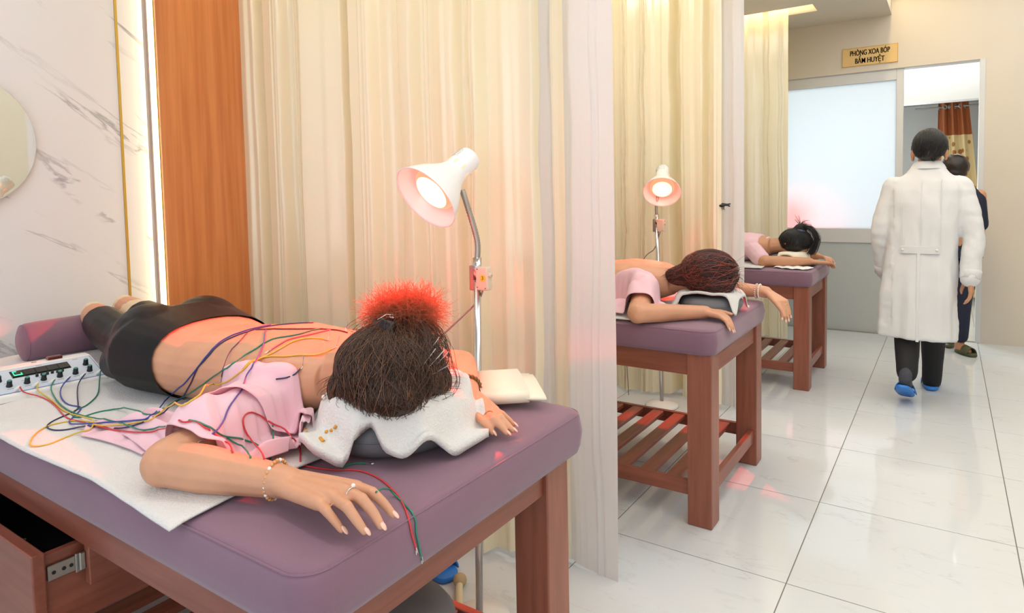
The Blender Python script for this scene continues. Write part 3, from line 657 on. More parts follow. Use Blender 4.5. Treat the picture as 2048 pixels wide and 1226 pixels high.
def cloud(c, rad, n, ln, seed, k=12):
    """soft frizz: short curly hairs filling a cloud"""
    r = random.Random(seed); out = []; c = V(c)
    for _ in range(n):
        d = V((r.gauss(0, 1), r.gauss(0, 1), r.gauss(0, 1))).normalized(); q = r.random() ** .45; p = c + V((d.x * rad[0], d.y * rad[1], d.z * rad[2])) * q; ph = r.uniform(0, 99); d = (d * .5 + V((r.gauss(0, 1), r.gauss(0, 1), r.gauss(0, 1))).normalized()).normalized(); L_ = []
        for i in range(k):
            d = (d + 1.1 * V((noise.noise(V((i * .55, ph, 0))), noise.noise(V((i * .55, ph, 7))), noise.noise(V((i * .55, ph, 13)))))).normalized(); p = p + d * ln / k; L_.append(p.copy())
        out.append(L_)
    return out
FC = CL + V((.002, .032, .026))
strands('frizzy_ponytail', cloud(FC, (.076, .070, .032), 2900, .06, 12) + frizz(CL + V((-.005, .015, .0)), 900, .085, (.1, .45, .5), 14, 18, (1.1, 1.1, .7)), .00035, .0002, M['fuzz'], W1)
# claw clip
clip = B(); cc = CL + V((.018, -.030, .004))
for q in (-1, 1):
    rg = []
    for i in range(7):
        u = i / 6 - .5; o_ = cc + V((u * .062, q * (.014 + .006 * math.cos(u * 3)) , .010 - .012 * abs(u))); rg.append([o_ + V((0, q * .004, .014)), o_ + V((0, q * .008, .0)), o_ + V((0, q * .006, -.020)), o_ + V((0, q * .002, -.020)), o_ + V((0, q * .003, .0)), o_ + V((0, 0, .014))])
    loft(clip, rg)
    for i in range(5):
        u = (i - 2) * .013; tube(clip, [cc + V((u, q * .020, -.008)), cc + V((u, q * .020, -.020)), cc + V((u, q * .004, -.030))], [.0035, .003, .0015], 6)
cl = obj('hair_clip', clip, M['black'], W1, True)
b = B(); tube(b, [cc + V((-.012, -.024, .020)), cc + V((0, -.010, .030)), cc + V((.012, .012, .026))], .0016, 6); cyl(b, cc + V((-.012, 0, .022)), cc + V((.012, 0, .022)), .003); obj('spring', b, M['silver'], cl, True)
# jewellery
b = B(); ell(b, (-.655, -1.372, .925), (.005,) * 3, None, 10, 8); obj('earring', b, M['glass_bead'], W1, True)
amber = mat('amber_bead', 'd39a5e', .2, coat=.5)
bracelet('bracelet', (-.535, -1.575, .853), V(NW) - V((-.755, -1.648, .862)), .031, .033, 26, .0036, amber, W1, M['glass_bead'])
bracelet('beaded_bracelet', (-.572, -.996, .855), V(FW) - V((-.68, -.885, .872)), .034, .034, 22, .0062, mat('olive_bead', '6b5222', .3), W1)
def fring(c, d, r, m, parent, stone=None):
    a, b_ = frame(d); o = obj('ring', disc_ring(c, a, b_, r, r, .0012, 24), m, parent, True)
    if stone: b = B(); ell(b, V(c) + V(stone), (.0035,) * 3, None, 8, 6); obj('stone', b, M['glass_bead'], o)
    return o
f = NH[1]; fring(V(f[0]).lerp(V(f[1]), .38), V(f[1]) - V(f[0]), .0112, M['silver'], W1, (0, .003, .0135))
f = FH[1]; fring(V(f[0]).lerp(V(f[1]), .38), V(f[1]) - V(f[0]), .0112, M['gold_ring'], W1)
# ------------------------------------------------------------------ heat lamps
M['shade_out'] = mat('white_enamel', 'eceef0', .3, coat=.3)
M['bulb'] = mat('glowing_heat_bulb', (.5, .12, .08), .3, emit=(1, .38, .2), es=.95); M['bulb_face'] = mat('bulb_face', (1, .85, .6), .3, emit=(1, .74, .48), es=1.25)
M['beige_plastic'] = mat('beige_plastic', 'd5c8b4', .5)
M['grey_cord'] = mat('grey_cord', '8c837a', .6)
M['yellow'] = mat('yellow_sticker', 'd8c93a', .5)
def heat_lamp(label, base, top_, neck, back, opening, power, tilt_box=1, sticker=True, cord=None, glow=1.3, beam=1.96, blend=.15):
    base, top_, neck, back, opening = map(V, (base, top_, neck, back, opening)); t = thing('heat_lamp', label, 'lamp', base, 'infrared heat lamps')
    b = B(); lathe(b, [(.001, 0), (.10, 0), (.105, .006), (.10, .016), (.05, .026), (.018, .034), (.001, .036)], Matrix.Translation(base), 36); obj('base', b, M['white_plastic'], t, True)
    b = B(); cyl(b, base + V((0, 0, .02)), top_, .0115, seg=16); ell(b, top_, (.0125,) * 3); obj('pole', b, M['chrome'], t, True)
    b = B(); cyl(b, top_ - (top_ - base).normalized() * .06, top_ + (top_ - base).normalized() * .012, .0145, seg=16); obj('collar', b, M['chrome'], t, True)
    ax = (opening - back).normalized(); L_ = (opening - back).length; at = back + ax * (L_ * .47)
    g = [top_, top_ + (top_ - base).normalized() * .07, top_.lerp(neck, .68) + V((0, 0, .03)), neck]
    P_ = smoothpts(g, 26); n = len(P_); b = B(); tube(b, P_, [.0085 + .0016 * (i % 2) for i in range(n)], 12); obj('gooseneck', b, M['steel'], t, True)
    Mx = aim(back, ax); k = L_ / .235
    out = [(.001, 0), (.030, .001), (.038, .008), (.041, .02), (.041, .085), (.0435, .098), (.052, .120), (.068, .147), (.086, .175), (.101, .205), (.1125, .232), (.115, .236)]
    inn = [(.113, .238), (.1095, .230), (.098, .203), (.083, .174), (.065, .147), (.049, .121), (.040, .100), (.037, .085), (.037, .03), (.001, .028)]
    b = B(); lathe(b, [(r, h * k) for r, h in out + inn], Mx, 48); sh = obj('shade', b, M['shade_out'], t, True)
    b = B(); lathe(b, [(.001, .05 * k), (.018, .052 * k), (.02, .09 * k), (.03, .118 * k), (.052, .15 * k), (.070, .176 * k), (.073, .188 * k), (.071, .197 * k), (.0665, .203 * k), (.060, .2075 * k)], Mx, 36); bl = obj('bulb', b, M['bulb'], t, True)
    b = B(); lathe(b, [(.0605, .207 * k), (.045, .2115 * k), (.025, .2145 * k), (.001, .2155 * k), (.001, .2035 * k), (.0605, .2035 * k)], Mx, 36, True); obj('bulb_face', b, M['bulb_face'], bl, True)
    for i in range(8):
        a = 2 * PI * i / 8 + .2; R_ = Mx @ Matrix.Rotation(a, 4, 'Z'); b = B(); box(b, (.0395, -.0035, .068 * k), (.0418, .0035, .094 * k), .001, 1, R_); obj('vent_slot', b, mat_slot, sh)
    for i in range(7):
        R_ = Mx @ Matrix.Rotation(2.2, 4, 'Z')
        for j in range(9):
            a = -.9 + j * .21 + .04 * (i % 2); 
            if (i * 5 + j * 3) % 7 == 0: continue
            Q = R_ @ Matrix.Rotation(a, 4, 'Z'); b = B(); box(b, (.0408, -.0034, (.018 + i * .0062) * k), (.0413, .0034, (.0194 + i * .0062) * k), 0, 1, Q)
            obj('print_mark', b, mat_print, sh)
    # the lamp's own red light
    l = bpy.data.lights.new('heat_lamp_light', 'SPOT'); l.energy = power; l.color = (1, .012, .008); l.spot_size = beam; l.spot_blend = blend; l.shadow_soft_size = .03
    lo = bpy.data.objects.new('heat_lamp_light', l); COL.objects.link(lo); lo.location = back + ax * (.246 * k); lo.rotation_euler = ax.to_track_quat('-Z', 'Y').to_euler()
    l = bpy.data.lights.new('heat_lamp_glow', 'POINT'); l.energy = glow; l.color = (1, .05, .03); l.shadow_soft_size = .02
    lo = bpy.data.objects.new('heat_lamp_glow', l); COL.objects.link(lo); lo.location = back + ax * (.226 * k)
    # switch box on the pole
    q = base.lerp(top_, .955) + V((.026 * tilt_box, 0, -.0))
    b = B(); box(b, q + V((-.024, -.014, -.04)), q + V((.024, .014, .036)), .006, 3); sb = obj('switch_box', b, M['beige_plastic'], t, True)
    b = B(); box(b, q + V((-.050 * tilt_box, -.012, -.042)), q + V((-.024 * tilt_box, .012, .038)), .003, 2); obj('clamp', b, M['steel'], t)
    b = B(); cyl(b, q + V((.022, 0, .01)), q + V((.030, 0, .01)), .008); obj('dial', b, M['beige_plastic'], sb, True)
    for dx, dz in ((-.015, .028), (-.015, -.03), (.016, -.032)): b = B(); cyl(b, q + V((dx, -.0138, dz)), q + V((dx, -.0148, dz)), .0018, seg=8); obj('screw', b, M['black'], sb)
    if sticker:
        b = B(); cyl(b, q + V((.006, -.0138, .0)), q + V((.006, -.0148, .0)), .0115, seg=24); obj('sticker', b, M['yellow'], sb); text('sticker_number', '3', .017, q + V((.006, -.0150, 0)), RZ, ink, sb)
    if cord: b = B(); tube(b, [q + V((-.004, 0, -.038))] + cord, .0032, 8, k=8); obj('power_cord', b, M['grey_cord'], t, True)
    return t
mat_slot = mat('slot_bulb_glow', (1, .55, .35), .5, emit=(1, .5, .28), es=.5); mat_print = mat('grey_print', '8d9197', .6)  # slot emission stands in for bulb light showing through the vents
heat_lamp('white heat lamp shining on the woman on the nearest bed', (-.772, -.715, 0), (-.821, -.622, 1.135), (-.862, -.640, 1.365), (-.858, -.592, 1.476), (-.895, -.776, 1.342), 110,
    cord=[(-.83, -.62, 1.0), (-.93, -.66, .90), (-1.05, -.68, .80), (-1.15, -.66, .5), (-1.2, -.62, .02)])
heat_lamp('white heat lamp shining on the woman on the second bed', (-1.05, 1.53, 0), (-1.075, 1.53, 1.20), (-1.065, 1.55, 1.37), (-1.072, 1.632, 1.500), (-1.012, 1.463, 1.350), 75, sticker=False, beam=.97, blend=.3,
    cord=[(-1.09, 1.53, 1.0), (-1.18, 1.54, .9), (-1.3, 1.56, .5), (-1.3, 1.58, .02)])
heat_lamp('white heat lamp glowing red behind the frosted sliding door', (-.98, 5.02, 0), (-.98, 5.02, 1.12), (-.97, 5.01, 1.26), (-.87, 5.02, 1.20), (-.83, 4.80, 1.13), 16, sticker=False, blend=1, beam=2.3)
# ------------------------------------------------------------------ second and third woman
def prone_person(label, dx, dy, sh_n, el_n, wr_n, fi_n, sh_f, el_f, wr_f, fi_f, hc, skin, hair_m, hs=1.0, th_n=None, th_f=None, shirt_full=False):
    t = thing('person', label, 'person', (-1.2 + dx, -1.27 + dy, .815)); b = B(); prone_torso(b, dx, dy)
    cap(b, (-.78 + dx, -1.27 + dy, .93), V(hc) + V((-.07, 0, -.01)), .062, .054); arm(b, sh_n, el_n, wr_n); arm(b, sh_f, el_f, wr_f); hand(b, wr_n, fi_n, th_n); hand(b, wr_f, fi_f, th_f)
    A = head_bm(b, hc, (-.1, 0, -1), (1, 0, -.1)); body = obj('body', fuse(b, .0055, 4), skin, t, True); eyes(A, t)
    for f in (fi_n, fi_f): nails(f, t)
    b = B(); prone_torso(b, dx, dy, .0065, -1.0); b = fuse(b, .008, 4)
    for co, no in (((-1.215 + dx, 0, .9), (1, 0, .22)), ((-2.0 + dx, 0, .93), (-1, .2, .35))): bmesh.ops.bisect_plane(b, geom=b.verts[:] + b.edges[:] + b.faces[:], plane_co=co, plane_no=no, clear_outer=True)
    lg = obj('leggings', b, M['leggings'], t, True)
    return t, body, lg
def fingers(k0, d, spread, up, n=4, L_=(.042, .026, .020), curl=(.0, .35, .5), w=.019, down=(0, 0, -1)):
    """four fingers from the first knuckle k0 along d, side by side along spread, curling towards down"""
    out = []; d = V(d).normalized(); s_ = V(spread).normalized(); dn = V(down).normalized()
    for i in range(n):
        sc = (.92, 1.05, 1, .8)[i]; p = V(k0) + s_ * w * i; q = [p]; dd = d + s_ * (i - 1.5) * .06; a = 0
        for j in range(3): a += curl[j]; p = p + (dd * math.cos(a) + dn * math.sin(a)).normalized() * L_[j] * sc; q.append(p)
        out.append(q)
    return out
mat2 = [c for c in bed2.children if c.name.startswith('mattress')][0]; mat3 = [c for c in bed3.children if c.name.startswith('mattress')][0]
def small_sheet(mt, x0, x1, y0, y1, label, name='towel_sheet'):
    return tag(obj(name, drape_grid(patch([(x0, y0), ((x0 + x1) / 2, y0 - .004), (x1, y0 + .002)], [(x0, y1), (x1, y1)], 40, 70), bvh(mt), .0045, lambda u, v, p: .006 * abs(nz(p.x, p.y, 9)), 3, .79, .004), M['terry'], None, True, ((x0 + x1) / 2, (y0 + y1) / 2, .81)), label, 'towel')
s2 = small_sheet(mat2, -2.28, -.565, .20, 1.0, 'white terry towel spread under the woman on the second bed')
s3_ = small_sheet(mat3, -2.28, -.62, 2.29, 3.03, 'white terry towel spread under the woman on the farthest bed')
fn = fingers((-.345, .415, .838), (.75, -.25, -.25), (.15, -.9, -.05), None, curl=(.15, .6, .45)); fn = [fn[0], fn[1], fn[2], fn[3]]
ff = fingers((-.215, .905, .822), (.35, -.30, -.85), (.35, .85, -.1), None, curl=(.0, .25, .3), down=(-.3, 0, -1))
L2, body2, lg2 = prone_person('woman lying face down, bare upper back and loose dark red-lit hair, pink shirt', .10, 1.85, (-.69, .44, .91), (-.615, .175, .852), (-.40, .385, .842), fn, (-.69, .74, .915), (-.52, .965, .862), (-.285, .955, .858), ff, (-.455, .575, .965), M['skin'], None, th_f=[(-.27, .93, .85), (-.23, .895, .82), (-.20, .885, .785), (-.185, .88, .76)], th_n=[(-.39, .42, .838), (-.355, .45, .835), (-.33, .458, .83), (-.312, .46, .828)])
p2 = pillow('grey face pillow on the second bed under a folded white towel', (-.44, .585), .135, .165, .075, .815, M['grey_cover'], 'grey face pillows')
t = thing('face_towel', 'folded white towel on the grey pillow of the second bed', 'towel', (-.45, .585, .88))
obj('cloth', drape_grid(patch([(-.60, .385), (-.50, .44), (-.42, .445), (-.30, .475)], [(-.60, .74), (-.45, .75), (-.30, .70)], 30, 50), bvh(mat2, s2, p2.children[0]), .004, lambda u, v, p: .006 * abs(math.sin(9 * v)) + .012 * math.exp(-u * 9), 3, .81, .012), M['terry'], t, True)
H2 = V((-.445, .575, .985)); b = hair_cap(H2, (.120, .108, .092), seed=3); ell(b, H2 + V((-.12, -.05, -.015)), (.055, .04, .038)); ell(b, H2 + V((.03, -.04, -.04)), (.09, .075, .05))
h2 = obj('hair', fuse(b, .006, 6), M['hair_red_lit'], L2, True)
T2 = bvh(h2); strands('hair_strands', comb(T2, H2, cone_dirs(1900, -.5, .9, 21), H2 + V((-.13, -.06, -.02)), 14, 8, .55, (.0005, .012)), .0010, .0005, M['hair_red_lit'], L2)
M['hair_red_lit_pale'] = mat('red_lit_strands', '8a4034', .4); strands('hair_strands', comb(T2, H2, cone_dirs(600, -.5, .9, 26), H2 + V((-.13, -.06, -.02)), 14, 18, .6, (.002, .013)), .0009, .0005, M['hair_red_lit_pale'], L2)  # paler strands, also coloured red for the lamp light on them
strands('loose_hair', frizz(H2 + V((.07, .02, -.02)), 120, .10, (.6, -.1, -.2), 31, 14), .0006, .0003, M['hair_red_lit'], L2)
strands('low_bun', frizz(H2 + V((-.13, -.055, -.01)), 500, .055, (-.2, -.1, 0), 33, 18, (1, 1, .6)), .0008, .0004, M['hair_red_lit'], L2)
TS2 = bvh(mat2, s2, body2, lg2)
def shF2(u, v, p): return (.008 + .018 * abs(math.sin(8 * v + 3 * u)) + .010 * abs(math.sin(15 * v - 6 * u))) * math.sin(PI * min(1, u)) ** .8 + .003
obj('shirt', drape_grid(patch([(-.95, .42), (-.85, .43), (-.74, .45), (-.63, .45), (-.56, .42)], [(-1.05, .26), (-.90, .24), (-.75, .235), (-.66, .225), (-.58, .27), (-.545, .33)], 36, 70), TS2, .009, shF2, 1, .806, .0025), M['pink'], L2, True)
d_ = V((-.285, .955, .858)) - V((-.52, .965, .862))
bracelet('bracelet', (-.315, .956, .858), d_, .033, .033, 22, .004, M['glass_bead'], L2); bracelet('bracelet', (-.33, .956, .858), d_, .034, .034, 22, .004, mat('pink_bead', 'e8c4b8', .3), L2)
fring(V(ff[2][0]).lerp(ff[2][1], .4), ff[2][1] - ff[2][0], .0112, M['silver'], L2)
fn3 = fingers((-.285, 2.60, .842), (.55, .75, -.1), (.75, -.6, 0), None, curl=(.1, .45, .4)); ff3 = fingers((-.30, 2.78, .86), (.35, -.75, .0), (.6, .55, -.2), None, curl=(.1, .35, .4))
L3, body3, lg3 = prone_person('woman in a pink shirt lying face down, black hair in a loose bun', .06, 3.95, (-.73, 2.54, .91), (-.63, 2.405, .852), (-.355, 2.555, .848), fn3, (-.73, 2.86, .915), (-.55, 2.985, .86), (-.355, 2.84, .862), ff3, (-.50, 2.73, .955), M['skin2'], None)
p3 = pillow('grey face pillow under cream towel on the farthest bed', (-.53, 2.72), .13, .16, .07, .815, M['grey_cover'], 'grey face pillows')
t = thing('face_towel', 'folded cream towel on the grey pillow of the farthest bed', 'towel', (-.45, 2.68, .87))
obj('cloth', drape_grid(patch([(-.57, 2.53), (-.46, 2.55), (-.33, 2.60)], [(-.55, 2.86), (-.34, 2.86)], 24, 40), bvh(mat3, s3_, p3.children[0]), .004, lambda u, v, p: .010 * math.exp(-u * 7) + .004 * abs(math.sin(8 * v)), 3, .81, .014), mat('cream_towel', 'eae2cc', .9, bump=.2, bscale=240), t, True)
t = tag(obj('paper_towel', drape_grid(patch([(-.56, 2.365), (-.45, 2.33), (-.33, 2.345)], [(-.55, 2.52), (-.32, 2.50)], 16, 30), bvh(mat3), .004, lambda u, v, p: .006 * abs(math.sin(11 * v + 2 * u)), 1, .80, .002), mat('white_tissue', 'efeeea', .9), None, True, (-.45, 2.43, .81)), 'thin white cloth lying under the forearm on the farthest bed', 'cloth')
H3 = V((-.485, 2.73, .975)); b = hair_cap(H3, (.112, .098, .09), seed=5); ell(b, H3 + V((.035, .0, .092)), (.042, .04, .034)); h3 = obj('hair', fuse(b, .006, 6), M['hair_black'], L3, True)
T3 = bvh(h3); strands('hair_strands', comb(T3, H3, cone_dirs(1200, -.5, .8, 41), H3 + V((.03, 0, .12)), 14, 9, .25, (.0005, .005)), .0010, .0006, M['hair_black'], L3)
loops = []; r = random.Random(8)
for i in range(160):
    o_ = V((r.gauss(0, .008), r.gauss(0, .01), r.gauss(0, .006))); loops.append([tuple(q + o_ * (1 + .6 * k / 14)) for k, q in enumerate(smoothpts([H3 + V((.04, 0, .11)), H3 + V((.10, -.02, .10)), H3 + V((.145, -.02, .03)), H3 + V((.13, -.03, -.05)), H3 + V((.11, -.03, -.085))], 4))])
for i in range(40):
    d = V((r.uniform(-.6, .9), r.uniform(-.5, .5), r.uniform(.3, 1))).normalized(); p0 = H3 + V((.035, 0, .115)); L_ = r.uniform(.03, .085); loops.append([tuple(p0 + d * L_ * u / 8 + V((.02, 0, -.03)) * (u / 8) ** 2 * (1 if d.x > 0 else -.4)) for u in range(9)])
strands('ponytail_strands', loops, .0011, .0006, M['hair_black'], L3)
b = B(); tube(b, [H3 + V((.02, -.035, .085)), H3 + V((.045, -.045, .08)), H3 + V((.07, -.03, .075))], .009, 8); obj('hair_clip', b, mat('blue_grey_clip', '4a5568', .35), L3, True)
# pink shirt worn on the back
b = B(); loft(b, [ring_yz(x + .06, y + 3.95, z, wy + .008, hz + .008) for x, y, z, wy, hz in TORSO if -1.30 < x < -.76]); 
for q, e_ in (((-.73, 2.54, .91), (-.655, 2.43, .862)), ((-.73, 2.86, .915), (-.60, 2.96, .87))): cap(b, q, V(q).lerp(V(e_), .9), .064, .062)
b = fuse(b, .007, 4)
for v_ in b.verts: v_.co.z += .003 * nz(v_.co.x, v_.co.y, 24); v_.co.y += .003 * nz(v_.co.x, v_.co.z, 26, 4)
obj('shirt', b, M['pink'], L3, True)
b = B(); tube(b, [(-.72, 2.58, .96), (-.685, 2.62, .985), (-.672, 2.70, 1.0), (-.685, 2.80, .985), (-.72, 2.85, .96)], .012, 8, .6, k=5); obj('collar', b, M['pink'], L3, True)
# ------------------------------------------------------------------ doctor walking away
M['coat'] = mat('white_coat', 'd4d6d7', .75, bump=.10, bscale=26, sheen=.1)
M['trousers'] = mat('black_trousers', '17171a', .8); M['navy'] = mat('navy_cloth', '1a2036', .8); M['sock'] = mat('grey_sock', '40424c', .9)
M['blue_foam'] = mat('blue_foam', '2f7fd6', .55); M['green_foam'] = mat('olive_foam', '4b4d30', .6)
D = thing('person', 'man in a long white coat, black trousers and blue slippers walking away', 'person', (.31, 2.5, 0))
def ring_xy(cx, cy, z, wx, wy, n=30, p=2.4):
    r = []
    for i in range(n):
        a = 2 * PI * i / n; c, s_ = math.cos(a), math.sin(a); r.append(V((cx + wx * math.copysign(abs(c) ** (2 / p), c), cy + wy * math.copysign(abs(s_) ** (2 / p), s_), z)))
    return r
# body
b = B(); loft(b, [ring_xy(*q) for q in ((.30, 2.49, .80, .165, .11), (.305, 2.50, .96, .16, .105), (.318, 2.52, 1.2, .175, .11), (.328, 2.54, 1.38, .17, .095), (.334, 2.55, 1.45, .09, .07))])
cap(b, (.336, 2.545, 1.43), (.341, 2.56, 1.53), .058, .056)
dh = head_bm(b, (.344, 2.565, 1.575), (.05, 1, .02), (0, -.02, 1), 1.12)
LS, LE, LW = V((.155, 2.53, 1.355)), V((.082, 2.50, 1.07)), V((.098, 2.585, .80)); RS, RE, RW = V((.508, 2.55, 1.355)), V((.585, 2.49, 1.05)), V((.567, 2.43, .80))
arm(b, LS, LE, LW, (.055, .046, .042, .028)); arm(b, RS, RE, RW, (.055, .046, .042, .028))
rf = fingers((.578, 2.455, .715), (-.10, .12, -1), (-.15, -.9, 0), None, curl=(.1, .3, .35), down=(-1, .2, 0)); lf = fingers((.088, 2.64, .715), (.1, .2, -1), (.15, -.9, 0), None, curl=(.1, .3, .35), down=(1, .3, 0))
hand(b, RW, rf, [RW + V((-.01, .02, -.02)), RW + V((-.035, .035, -.055)), RW + V((-.043, .04, -.085)), RW + V((-.043, .04, -.105))]); hand(b, LW, lf, [LW + V((.01, .02, -.02)), LW + V((.03, .035, -.055)), LW + V((.036, .04, -.085)), LW + V((.036, .04, -.105))])
for s_, P_ in ((0, [(.225, 2.49, .86), (.240, 2.45, .47), (.248, 2.30, .20)]), (1, [(.375, 2.50, .86), (.378, 2.65, .46), (.372, 2.765, .09)])): chain(b, P_, [.08, .055, .036], 2)
obj('body', fuse(b, .006, 4), M['skin2'], D, True); eyes(dh, D, 1.12)
b = B()
for P_ in ([(.225, 2.49, .86), (.238, 2.46, .47), (.248, 2.32, .25), (.249, 2.295, .205)], [(.37, 2.50, .86), (.378, 2.65, .46), (.376, 2.74, .18), (.372, 2.765, .055)]): chain(b, P_, [.10, .078, .062, .058], 3)
b = fuse(b, .008, 4); obj('trousers', b, M['trousers'], D, True)
# coat: body, sleeves, collar, belt, vent
b = B(); CR = [(.283, 2.47, .40, .216, .165), (.285, 2.475, .60, .213, .16), (.295, 2.485, .80, .203, .15), (.305, 2.495, .96, .194, .14), (.315, 2.51, 1.12, .200, .14), (.322, 2.525, 1.25, .208, .138), (.328, 2.535, 1.33, .208, .128), (.332, 2.54, 1.39, .178, .112), (.334, 2.545, 1.435, .122, .088), (.337, 2.548, 1.475, .088, .074), (.338, 2.55, 1.49, .076, .068)]
rings = []
for (cx, cy, z, wx, wy) in CR:
    rg = ring_xy(cx, cy, z, wx, wy, 60)
    if z < .95:
        for i, p in enumerate(rg):
            a = 2 * PI * i / 60; k = (.95 - z) / .55; o_ = .012 * k * math.sin(7 * a + .6) + .007 * k * math.sin(12 * a + 2)
            p.x += math.cos(a) * o_; p.y += math.sin(a) * o_; p.z += .012 * k * math.sin(a * 1 + 3.6)
    rings.append(rg)
loft(b, rings)
def sleeve(S_, E_, W_, r): chain(b, [S_, S_.lerp(E_, .5), E_, E_.lerp(W_, .55), W_ + (W_ - E_).normalized() * .005], r, 3); 
sleeve(LS, LE, LW, [.070, .068, .061, .056, .051]); sleeve(RS, RE, RW, [.070, .068, .061, .057, .053])
b = fuse(b, .008, 5)
for v_ in b.verts:
    p = v_.co; q = p.x < .16 or p.x > .50
    k = .0065 if q else .010; d = .7 * noise.noise(V((p.x * 5 + p.z * 3, p.y * 5, p.z * 4 - p.x * 5))) + noise.noise(V((p.x * 9, p.y * 9, p.z * (8 if q else 5)))) + .6 * noise.noise(V((p.x * 22, p.y * 22, p.z * (26 if q else 9)))); v_.co += v_.normal * k * d
obj('coat', b, M['coat'], D, True)
for W_, E_ in ((LW, LE), (RW, RE)):
    d = (W_ - E_).normalized(); b = B(); lathe(b, [(.0555, -.045), (.057, -.042), (.056, .006), (.050, .008), (.050, -.045)], aim(W_, d), 24, True); obj('cuff', b, M['coat'], D, True)
b = B(); lathe(b, [(.100, -.022), (.090, -.002), (.070, .024), (.064, .026), (.061, .02), (.066, -.002), (.082, -.022)], Matrix.Translation(V((.338, 2.55, 1.49))) @ Matrix.Diagonal((1, .9, 1, 1)), 36, True); obj('collar', b, M['coat'], D, True)
def on_coat(x, z, out): 
    for a, c in zip(CR, CR[1:]):
        if a[2] <= z <= c[2]: u = (z - a[2]) / (c[2] - a[2]); cx, cy, wx, wy = [a[i] + (c[i] - a[i]) * u for i in (0, 1, 3, 4)]; q = max(0, 1 - abs((x - cx) / wx) ** 2.4); return V((x, cy - wy * q ** (1 / 2.4) - out, z))
b = B(); strip = [on_coat(.20 + .21 * i / 16, .965, .006) for i in range(17)]
loft(b, [[p + V((0, -.004, -.022)), p + V((0, -.004, .022)), p + V((0, .012, .022)), p + V((0, .012, -.022))] for p in strip]); obj('half_belt', b, M['coat'], D)
for x in (.215, .395): b = B(); q = on_coat(x, .965, .010); cyl(b, q, q + V((0, -.004, 0)), .008); obj('button', b, M['white_plastic'], D, True)
b = B(); v1 = [on_coat(.303, .945 - .54 * i / 14, .002 + .010 * i / 14) for i in range(15)]
loft(b, [[p + V((-.012, .01, 0)), p + V((-.010, -.006, 0)), p + V((.004, -.007, 0)), p + V((.006, .01, 0))] for p in v1]); obj('vent_fold', b, M['coat'], D)
for x in (.205, .415, .311):
    b = B(); v1 = [on_coat(x, z, .0025) for z in ([.995 + .40 * i / 12 for i in range(13)] if x != .311 else [.995 + .42 * i / 12 for i in range(13)])]; tube(b, v1, .0022, 5); obj('seam', b, M['coat'], D)
# hair, receding at the crown
hm = V((.346, 2.552, 1.614)); b = hair_cap(hm, (.091, .108, .102), seed=8, bumps=.003); ell(b, hm + V((0, -.038, -.045)), (.074, .066, .058)); b = fuse(b, .006, 4)
bmesh.ops.bisect_plane(b, geom=b.verts[:] + b.edges[:] + b.faces[:], plane_co=hm + V((0, .045, 0)), plane_no=(0, 1, -.3), clear_outer=True); hD = obj('hair', b, M['hair_black'], D, True)
TD = bvh(hD); strands('short_hair', comb(TD, hm, cone_dirs(1600, -.65, .95, 51, lambda d: d[1] < .4), hm + V((.02, .05, .10)), 6, 3, .3, (.001, .007)), .0012, .0006, M['hair_black'], D)
# feet
b = B(); chain(b, [(.249, 2.285, .23), (.242, 2.248, .178), (.244, 2.32, .130), (.246, 2.40, .078)], [.038, .037, .036, .030], 3); obj('sock', fuse(b, .006, 4), M['sock'], D, True)
b = B(); chain(b, [(.372, 2.77, .11), (.37, 2.75, .068), (.368, 2.82, .062), (.365, 2.90, .052)], [.038, .042, .040, .034], 3); obj('sock', fuse(b, .006, 4), M['sock'], D, True)
def slipper(parent, heel, toe, m, name='slipper', w=.054, label=None):
    heel, toe = V(heel), V(toe); d = (toe - heel); L_ = d.length; d.normalize(); s_ = d.cross(V((0, 0, 1))).normalized(); up = s_.cross(d); b = B(); ol = []
    for i in range(36):
        a = 2 * PI * i / 36; u = .5 - .5 * math.cos(a); wv = w * (.80 + .25 * u) * math.sin(a); e = math.copysign(abs(math.sin(a)) ** .55, math.sin(a)); ol.append((u * L_, w * (.82 + .18 * u) * e))
    def ringat(h, k): return [heel + d * (L_ / 2 + (x - L_ / 2) * k) + s_ * y * k + up * h for x, y in ol]
    loft(b, [ringat(0, .95), ringat(.004, 1), ringat(.018, 1), ringat(.022, .97)]); o = obj(name, b, m, parent, True)
    b = B(); rg = []
    for x in (.48, .58, .70, .82):
        c = heel + d * L_ * x + up * .012; r_ = []
        for i in range(13): a = PI * i / 12; r_.append(c + s_ * math.cos(a) * (w + .004) + up * math.sin(a) * .066 * (1 - .55 * max(0, x - .5)))
        for i in range(12, -1, -1): a = PI * i / 12; r_.append(c + s_ * math.cos(a) * (w - .002) + up * math.sin(a) * .060 * (1 - .55 * max(0, x - .5)))
        rg.append(r_)
    loft(b, rg); obj('strap', b, m, o, True); return o
slipper(D, (.230, 2.205, .128), (.245, 2.455, .008), M['blue_foam']); slipper(D, (.372, 2.69, .004), (.362, 2.96, .004), M['blue_foam'])
